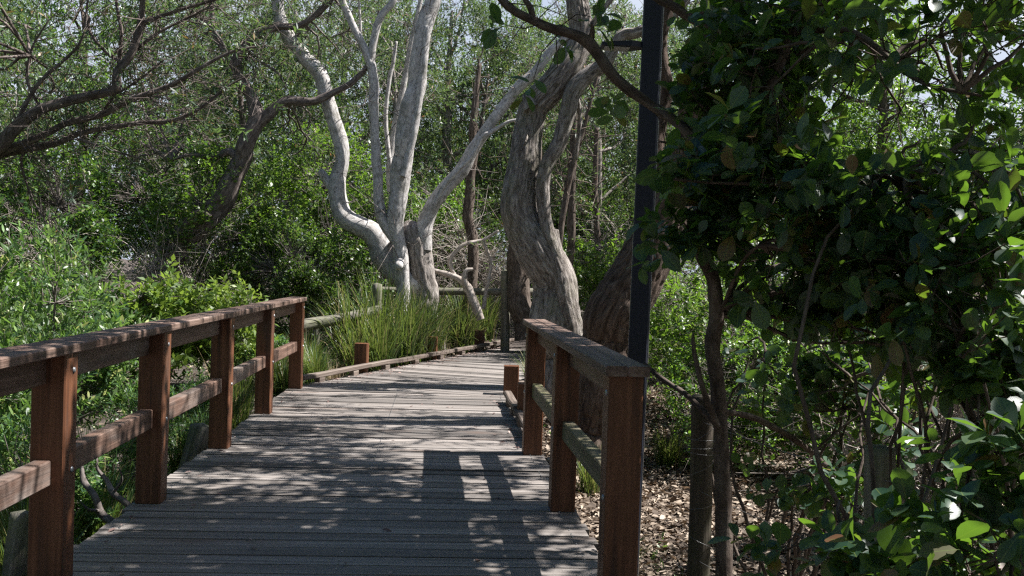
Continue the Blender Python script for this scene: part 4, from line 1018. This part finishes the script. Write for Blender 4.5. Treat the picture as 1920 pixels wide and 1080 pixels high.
slim([(1040, 540, 16, 14), (1052, 430, 16, 12), (1062, 360, 16, 12), (1082, 280, 16, 11), (1105, 200, 16, 8), (1130, 100, 16, 5)], 'slim curved stem crossing behind the thick trunk towards the lamp pole')
slim([(1120, 600, 18, 14), (1122, 480, 18, 12), (1116, 360, 18, 11), (1120, 240, 18, 8)], 'thin trunk midway between the thick trunk and the lamp pole')

# fallen dead limb by the far fence
def polyobj(name, label, cat, paths, mat, group=None, sides=12, step=.04):
    r = thing(name, label, cat, at(*paths[0][0][:3]), group); o_ = np.array(r.location); g = Geo()
    for i, p in enumerate(paths): limb(g, p, step, sides, .15, .003, (8, 5), 3.1 * i + paths[0][0][0] * .01)
    o = g.obj('wood', MAT[mat], r); o.location = -o_; return r
polyobj('dead_branch', 'bleached broken branch with an upturned hook lying behind the far log rail', 'branch',
        [[(900, 600, 17.6, 18), (888, 568, 17.6, 18), (876, 540, 17.6, 16), (862, 524, 17.6, 13), (838, 514, 17.6, 10), (808, 506, 17.6, 7)],
         [(876, 545, 17.6, 14), (870, 525, 17.5, 11), (874, 508, 17.5, 8), (886, 505, 17.5, 6)],
         [(858, 525, 17.7, 9), (845, 490, 17.7, 8), (868, 460, 17.7, 8), (905, 450, 17.8, 7), (935, 432, 17.8, 5)],
         [(905, 450, 17.8, 6), (920, 490, 17.8, 7), (912, 540, 17.8, 7), (905, 580, 17.8, 8)]], 'dead')
polyobj('dead_branch', 'grey forked dead branch lying below the long railing at its nearest bay', 'branch',
        [[(225, 1030, 6.0, 15), (212, 985, 6.05, 16), (190, 962, 6.1, 15), (178, 930, 6.1, 13), (158, 905, 6.2, 11), (152, 875, 6.3, 7)], [(262, 975, 6.2, 9), (240, 945, 6.2, 12), (214, 925, 6.25, 13), (200, 898, 6.3, 9), (184, 880, 6.3, 7), (182, 858, 6.3, 4)], [(212, 925, 6.25, 7), (228, 900, 6.2, 5), (224, 880, 6.15, 3)], [(188, 958, 6.1, 7), (165, 955, 6.0, 5), (150, 940, 6.0, 3)]], 'twig')

# ------------------------------------------------------------------ log fences
def log_fence(label, posts, rails, group):
    r = thing('log_fence', label, 'fence', at(posts[0][0], posts[0][2], posts[0][3]), group); o_ = np.array(r.location)
    for i, (x, yt, yb, d, w_) in enumerate(posts):
        g = Geo(); t = at(x, yt, d); b = at(x - 1, yb, d); b[2] -= .1
        P, R = smooth_path([b - o_, t - o_], [w_ * d / F / 2 * 1.03, w_ * d / F / 2], .1); tube(g, P, R, 16, .04, .002, (8, 2), 2.2 * i + x)
        g.obj('post', MAT['log'], r)
    for i, (a, b, w_) in enumerate(rails):
        g = Geo(); A = at(*a) - o_; B = at(*b) - o_; P, R = smooth_path([A, (A + B) / 2 + (0, 0, -.01), B], [w_ / 2 * 1.05, w_ / 2, w_ / 2 * .95], .1)
        tube(g, P, R, 14, .08, .002, (8, 2), 7.7 * i + 1); g.obj('rail', MAT['log'], r)
GF = 'round log fences'
log_fence('grey log fence in the grass just past the end post of the long railing', [(593, 545, 650, 16.4, 17), (707, 533, 640, 15.6, 19)],
          [((556, 612, 14.4), (712, 582, 15.4), .17)], GF)
log_fence('grey log rail fence across the end of the view behind the pale tree', [(672, 503, 640, 18.0, 16), (719, 515, 620, 19.2, 13), (948, 508, 650, 18.2, 17), (1110, 498, 620, 19.5, 14)],
          [((668, 543, 18.05), (950, 547, 18.25), .13), ((950, 548, 18.25), (1112, 540, 19.5), .12)], GF)

# wire fence on the right
def wire_fence():
    r = thing('wire_fence', 'wire fence on round grey timber posts under the right foliage', 'fence', at(1650, 1150, 3.9)); o_ = np.array(r.location)
    ps = [(1650, 838, 3.9, 58), (1317, 742, 4.75, 42)]
    T = []
    for i, (x, yt, d, w_) in enumerate(ps):
        g = Geo(); t = at(x, yt, d); rad = w_ * d / F / 2
        P, R = smooth_path([(t[0], t[1], -.7) - o_, (t[0] + .01, t[1], .2) - o_, t - o_, t - o_ + (0, 0, .001)], [rad * 1.05, rad, rad * .98, rad * .3], .06)
        tube(g, P, R, 22, .03, .003, (8, 2), 3.3 * i + 5); g.obj('post', MAT['log' if i == 0 else 'dark_log'], r); T.append((t, rad))
    far = (at(2300, 900, 3.0), .05); T = [far] + T
    for z in (.12, .45, .78):
        g = Geo()
        for (a, ra), (b, rb) in zip(T[:-1], T[1:]):
            A = a.copy(); B = b.copy(); dz = (a[2] * 0 + z * .9)
            A[2] = a[2] - z; B[2] = b[2] - z; A[1] -= ra; B[1] -= rb
            t = np.linspace(0, 1, 12)[:, None]; P = A + (B - A) * t; P[:, 2] -= np.sin(t[:, 0] * math.pi) * .015
            tube(g, P - o_, np.full(12, .0014), 5)
        g.obj('wire', MAT['wire'], r)
    g = Geo(); rg = np.random.default_rng(4)
    t = T[2][0]
    for k in range(7):
        z = rg.uniform(-.2, .75); c = np.array((t[0], t[1], z)); a = np.linspace(-.6, 3.4, 14)
        P = c + np.stack([np.cos(a) * .066, -np.sin(a) * .066, (a - 1.4) * rg.uniform(-.05, .05)], -1); tube(g, P - o_, np.full(14, .0012), 4)
    g.obj('loose_wire', MAT['wire'], r)
wire_fence()

polyobj('log', 'short grey log leaning behind the third visible post of the long railing', 'log', [[(350, 900, 8.3, 48), (362, 850, 8.35, 48), (378, 800, 8.4, 46)]], 'log', None, 18)
polyobj('log', 'round grey post stump below the nearest visible post of the long railing', 'log', [[(20, 1180, 4.9, 50), (30, 1060, 4.95, 48), (42, 965, 5.0, 46)]], 'log', None, 18)

# ------------------------------------------------------------------ strap-leaved tussocks
def tussock_proto(key, seed, n, L, W, mat, spread=.8):
    rng = np.random.default_rng(seed); g = Geo(); S = 7
    a = rng.uniform(0, 6.28, n); r0 = rng.uniform(0, .2, n); b = np.stack([np.cos(a) * r0, np.sin(a) * r0, np.full(n, -.05)], -1)
    a2 = a + rng.normal(0, 1.0, n); out = np.stack([np.cos(a2), np.sin(a2), 0 * a], -1); ln_ = L * rng.uniform(.5, 1.1, n); sp = rng.uniform(.12, 1.0, n) ** 1.1 * spread * np.where(rng.uniform(0, 1, n) < .15, 1.9, 1); side = np.stack([-np.sin(a2), np.cos(a2), 0 * a], -1)
    V = []
    for k in range(S + 1):
        t = k / S; ang = sp * (.15 + 1.35 * t ** 1.5)
        if k == 0: p = b.copy()
        else: p = p + (out * np.sin(ang)[:, None] + np.array((0, 0, 1.)) * np.cos(ang)[:, None]) * (ln_ / S)[:, None]
        w_ = W * (1 - t ** 2.2) * .5 + .0006; V += [p - side * w_, p + side * w_]
    V = np.stack(V, 1); m = 2 * (S + 1)
    q = np.array([(2 * k, 2 * k + 1, 2 * k + 3, 2 * k + 2) for k in range(S)])
    g.add(V.reshape(-1, 3), (q[None] + (np.arange(n) * m)[:, None, None]).reshape(-1, 4))
    PROTO[key] = g.mesh('blades', MAT[mat], attr=False)
for i in range(3): tussock_proto('tus%d' % i, 300 + i, 240, .95, .016, 'blade', .85)
tussock_proto('dry0', 310, 120, .6, .008, 'straw', 1.1)
def tussock(x, y, s, label, group, kind=None, z=None):
    kk = kind or 'tus%d' % int(RNG.integers(0, 3))
    o = bpy.data.objects.new('grass_tussock' if kk != 'dry0' else 'dry_grass_tussock', PROTO[kk]); COL.objects.link(o)
    o.location = (x, y, float(ground_z(x, y)) if z is None else z); o.rotation_euler = (0, 0, RNG.uniform(0, 6.28)); o.scale = (s, s, s * RNG.uniform(.85, 1.1))
    return tag(o, label, 'grass tussock', group)
def lt(t, off): p = LPT[1] + h1 * t - r1 * off; return p
GG = 'strap-leaved tussocks along the far kerb'
tl = [(4.15, .22, .85, 'tussock spilling over the kerb in front of the pale trunk, left one'), (4.75, .3, .9, 'tussock spilling over the kerb in front of the pale trunk, right one'), (5.15, .55, 1.0, 'tussock tucked against the right side of the pale trunk foot'), (.25, .22, .7, 'small tussock spilling over the kerb beside the railing end post'), (1.0, .24, .75, 'small tussock spilling over the kerb midway to the first short kerb post'), (2.9, .26, .85, 'tussock spilling over the kerb right of the first short kerb post'), (3.7, .24, .9, 'tussock spilling over the kerb between the first and second short posts'), (6.0, .24, .8, 'tussock spilling over the kerb left of the third short post'), (.35, .45, .85, 'strap-leaved tussock right beside the end post of the long railing'), (.9, .75, .9, 'strap-leaved tussock under the front end of the near log rail'), (1.3, .4, .8, 'strap-leaved tussock left of the first short kerb post'),
      (1.75, .8, .95, 'strap-leaved tussock behind the first short kerb post'), (2.5, .45, 1.0, 'strap-leaved tussock just right of the first short kerb post'), (3.0, .75, 1.2, 'tall strap-leaved tussock in front of the log fence end post'),
      (3.5, .5, 1.15, 'tall strap-leaved tussock in front of the pale tree foot, left side'), (4.0, .8, 1.2, 'tall strap-leaved tussock against the pale trunk'), (4.3, .42, 1.0, 'strap-leaved tussock left of the second short kerb post'),
      (4.9, .6, 1.0, 'strap-leaved tussock right of the pale trunk'), (5.5, .5, .9, 'strap-leaved tussock between the second and third kerb posts'), (6.2, .75, 1.0, 'strap-leaved tussock behind the third kerb post'),
      (6.9, .5, .95, 'strap-leaved tussock right of the third kerb post'), (7.6, .8, 1.0, 'strap-leaved tussock below the far log rail'), (8.3, .6, .9, 'strap-leaved tussock left of the far log fence post'), (.6, 1.3, .6, 'strap-leaved tussock behind the near log rail, left'), (2.2, 1.4, .6, 'strap-leaved tussock behind the near log rail, right')]
for (t, off, s, lb_) in tl:
    p = lt(t, off); tussock(p[0], p[1], s * (1.3 if t > 2.8 else .85), lb_, GG)
for (t, off, s, lb_) in [(1.6, .28, .7, 'dry pale tussock at the first short kerb post'), (5.2, .32, .8, 'dry pale tussock right of the second short kerb post'), (5.8, .4, .9, 'dry pale tussock between the kerb posts below the dead branch'), (7.2, .35, .7, 'dry pale tussock near the third kerb post')]:
    p = lt(t, off); tussock(p[0], p[1], s, lb_, 'dry tussocks along the far kerb', 'dry0')
GL = 'tussocks under the long railing'
for i, (y, off, s, lb_) in enumerate([(4.9, -.35, .7, 'dark tussock below the nearest bay of the long railing'), (5.7, -.5, .8, 'tussock left of the second visible railing post'), (6.8, -.45, .75, 'tussock right of the second visible railing post'),
        (7.3, -.8, .95, 'tussock behind the leaning grey log'), (8.9, -.4, .8, 'tussock between the third and fourth visible railing posts'), (9.4, -.35, .75, 'tussock left of the fourth visible railing post'), (10.4, -.35, .85, 'tussock right of the fourth visible railing post'), (11.0, -.5, .9, 'tussock left of the end post of the railing'), (5.2, -.9, .9, 'tussock beneath the low shrub at the nearest bay'), (6.2, -.75, .9, 'tussock deep below the second bay')]):
    p = edge_pt(-1, y, off); tussock(p[0], p[1], s, lb_, GL)
GRR = 'tussocks on the right side'
for (x, y, s, lb_) in [(.85, 4.3, .6, 'dark tussock at the foot of the near right railing post'), (1.0, 5.0, .6, 'tussock right of the near right railing post'), (.8, 6.6, .4, 'small tussock seen through the short railing'), (1.6, 9.8, .6, 'tussock right of the red-brown trunk foot'), (2.3, 5.6, .55, 'tussock beside the grey fence post'), (.35, 13.2, .7, 'tussock at the foot of the thick tree'), (.75, 8.9, .5, 'tussock behind the far end of the short railing')]:
    tussock(x, y, s, lb_, GRR)

# ------------------------------------------------------------------ ground cover and litter
def inside_deck(x, y):
    r = np.zeros(len(x), bool)
    for s in range(3):
        q = np.array([LPT[s], RPT[s], RPT[s + 1], LPT[s + 1]]); ins = np.ones(len(x), bool)
        for i in range(4):
            a = q[i]; b = q[(i + 1) % 4]; ins &= ((b[0] - a[0]) * (y - a[1]) - (b[1] - a[1]) * (x - a[0])) > 0
        r |= ins
    return r
def litter():
    rng = np.random.default_rng(12); g = Geo(); n = 170000
    x = rng.uniform(-7, 8, n); y = rng.uniform(2.5, 20, n); x[60000:] = rng.uniform(.3, 6.5, n - 60000); y[60000:] = 3.5 + 12 * rng.uniform(0, 1, n - 60000) ** .8; k = ~inside_deck(x, y); k &= (x > -.5) | (rng.uniform(0, 1, n) < .35); x = x[k]; y = y[k]; n = len(x)
    P = np.stack([x, y, ground_z(x, y) + rng.uniform(.004, .045, n) + .05 * np.clip(vnoise(np.stack([x * 2.2, y * 2.2, x * 0], -1)) - .5, 0, 1)], -1); a = rng.uniform(0, 6.28, n)
    D = np.stack([np.cos(a), np.sin(a), rng.normal(0, .3, n)], -1); N = nrm(np.stack([rng.normal(0, .5, n), rng.normal(0, .5, n), np.ones(n)], -1)); L = rng.uniform(.03, .095, n)
    put_leaves(g, P, D, N, L, L * rng.uniform(.25, .55, n), 'mid', rng)
    tag(g.obj('leaf_litter', MAT['litter']), 'dry brown leaves carpeting the ground under the trees', 'leaf litter', None, 'stuff')
    g = Geo(); n = 420
    t = rng.uniform(0, 9, n); off = np.abs(rng.normal(0, .16, n)) + .05; P2 = LPT[1][None] + h1[None] * t[:, None] + r1[None] * off[:, None]
    t3 = rng.uniform(8.2, 11.2, 90); off3 = np.abs(rng.normal(0, .12, 90)) + .04; P3 = np.array([edge_pt(1, a_, b_) for a_, b_ in zip(t3, off3)]); P4 = np.array([edge_pt(-1, a_, .1 + b_) for a_, b_ in zip(rng.uniform(4, 11.5, 110), np.abs(rng.uniform(0, 1, 110) ** 2.2) * 2.3)]); P2 = np.concatenate([P2, P3, P4]); n = len(P2)
    a = rng.uniform(0, 6.28, n); D = np.stack([np.cos(a), np.sin(a), rng.normal(0, .1, n)], -1)
    N = nrm(np.stack([rng.normal(0, .3, n), rng.normal(0, .3, n), np.ones(n)], -1)); L = rng.uniform(.02, .06, n)
    put_leaves(g, np.column_stack([P2, np.full(n, .012)]), D, N, L, L * .4, 'mid', rng)
    tag(g.obj('fallen_leaves', MAT['litter']), 'scattered dry leaves lying on the planks beside the kerbs', 'leaf litter', None, 'stuff')
litter()
def cover():
    rng = np.random.default_rng(14); g = Geo(); n = 5200
    x = rng.uniform(-9, 8, n); y = rng.uniform(3, 24, n); k = ~inside_deck(x, y)
    nz = vnoise(np.stack([x * .9, y * .9, x * 0], -1)); k &= (nz > .55) | ((x < -1) & (rng.uniform(0, 1, n) < .8)); x = x[k]; y = y[k]; n = len(x)
    P = np.stack([x, y, ground_z(x, y)], -1); D = nrm(rng.normal(0, .5, (n, 3)) + (0, 0, 1))
    sprigs(g, P, D, rng.uniform(.08, .26, n), 9, .055, .018, 'lance', rng, (30, 75))
    tag(g.obj('ground_cover', MAT['lf_bright']), 'low green seedlings and weeds scattered over the leaf litter', 'ground cover', None, 'stuff')
cover()
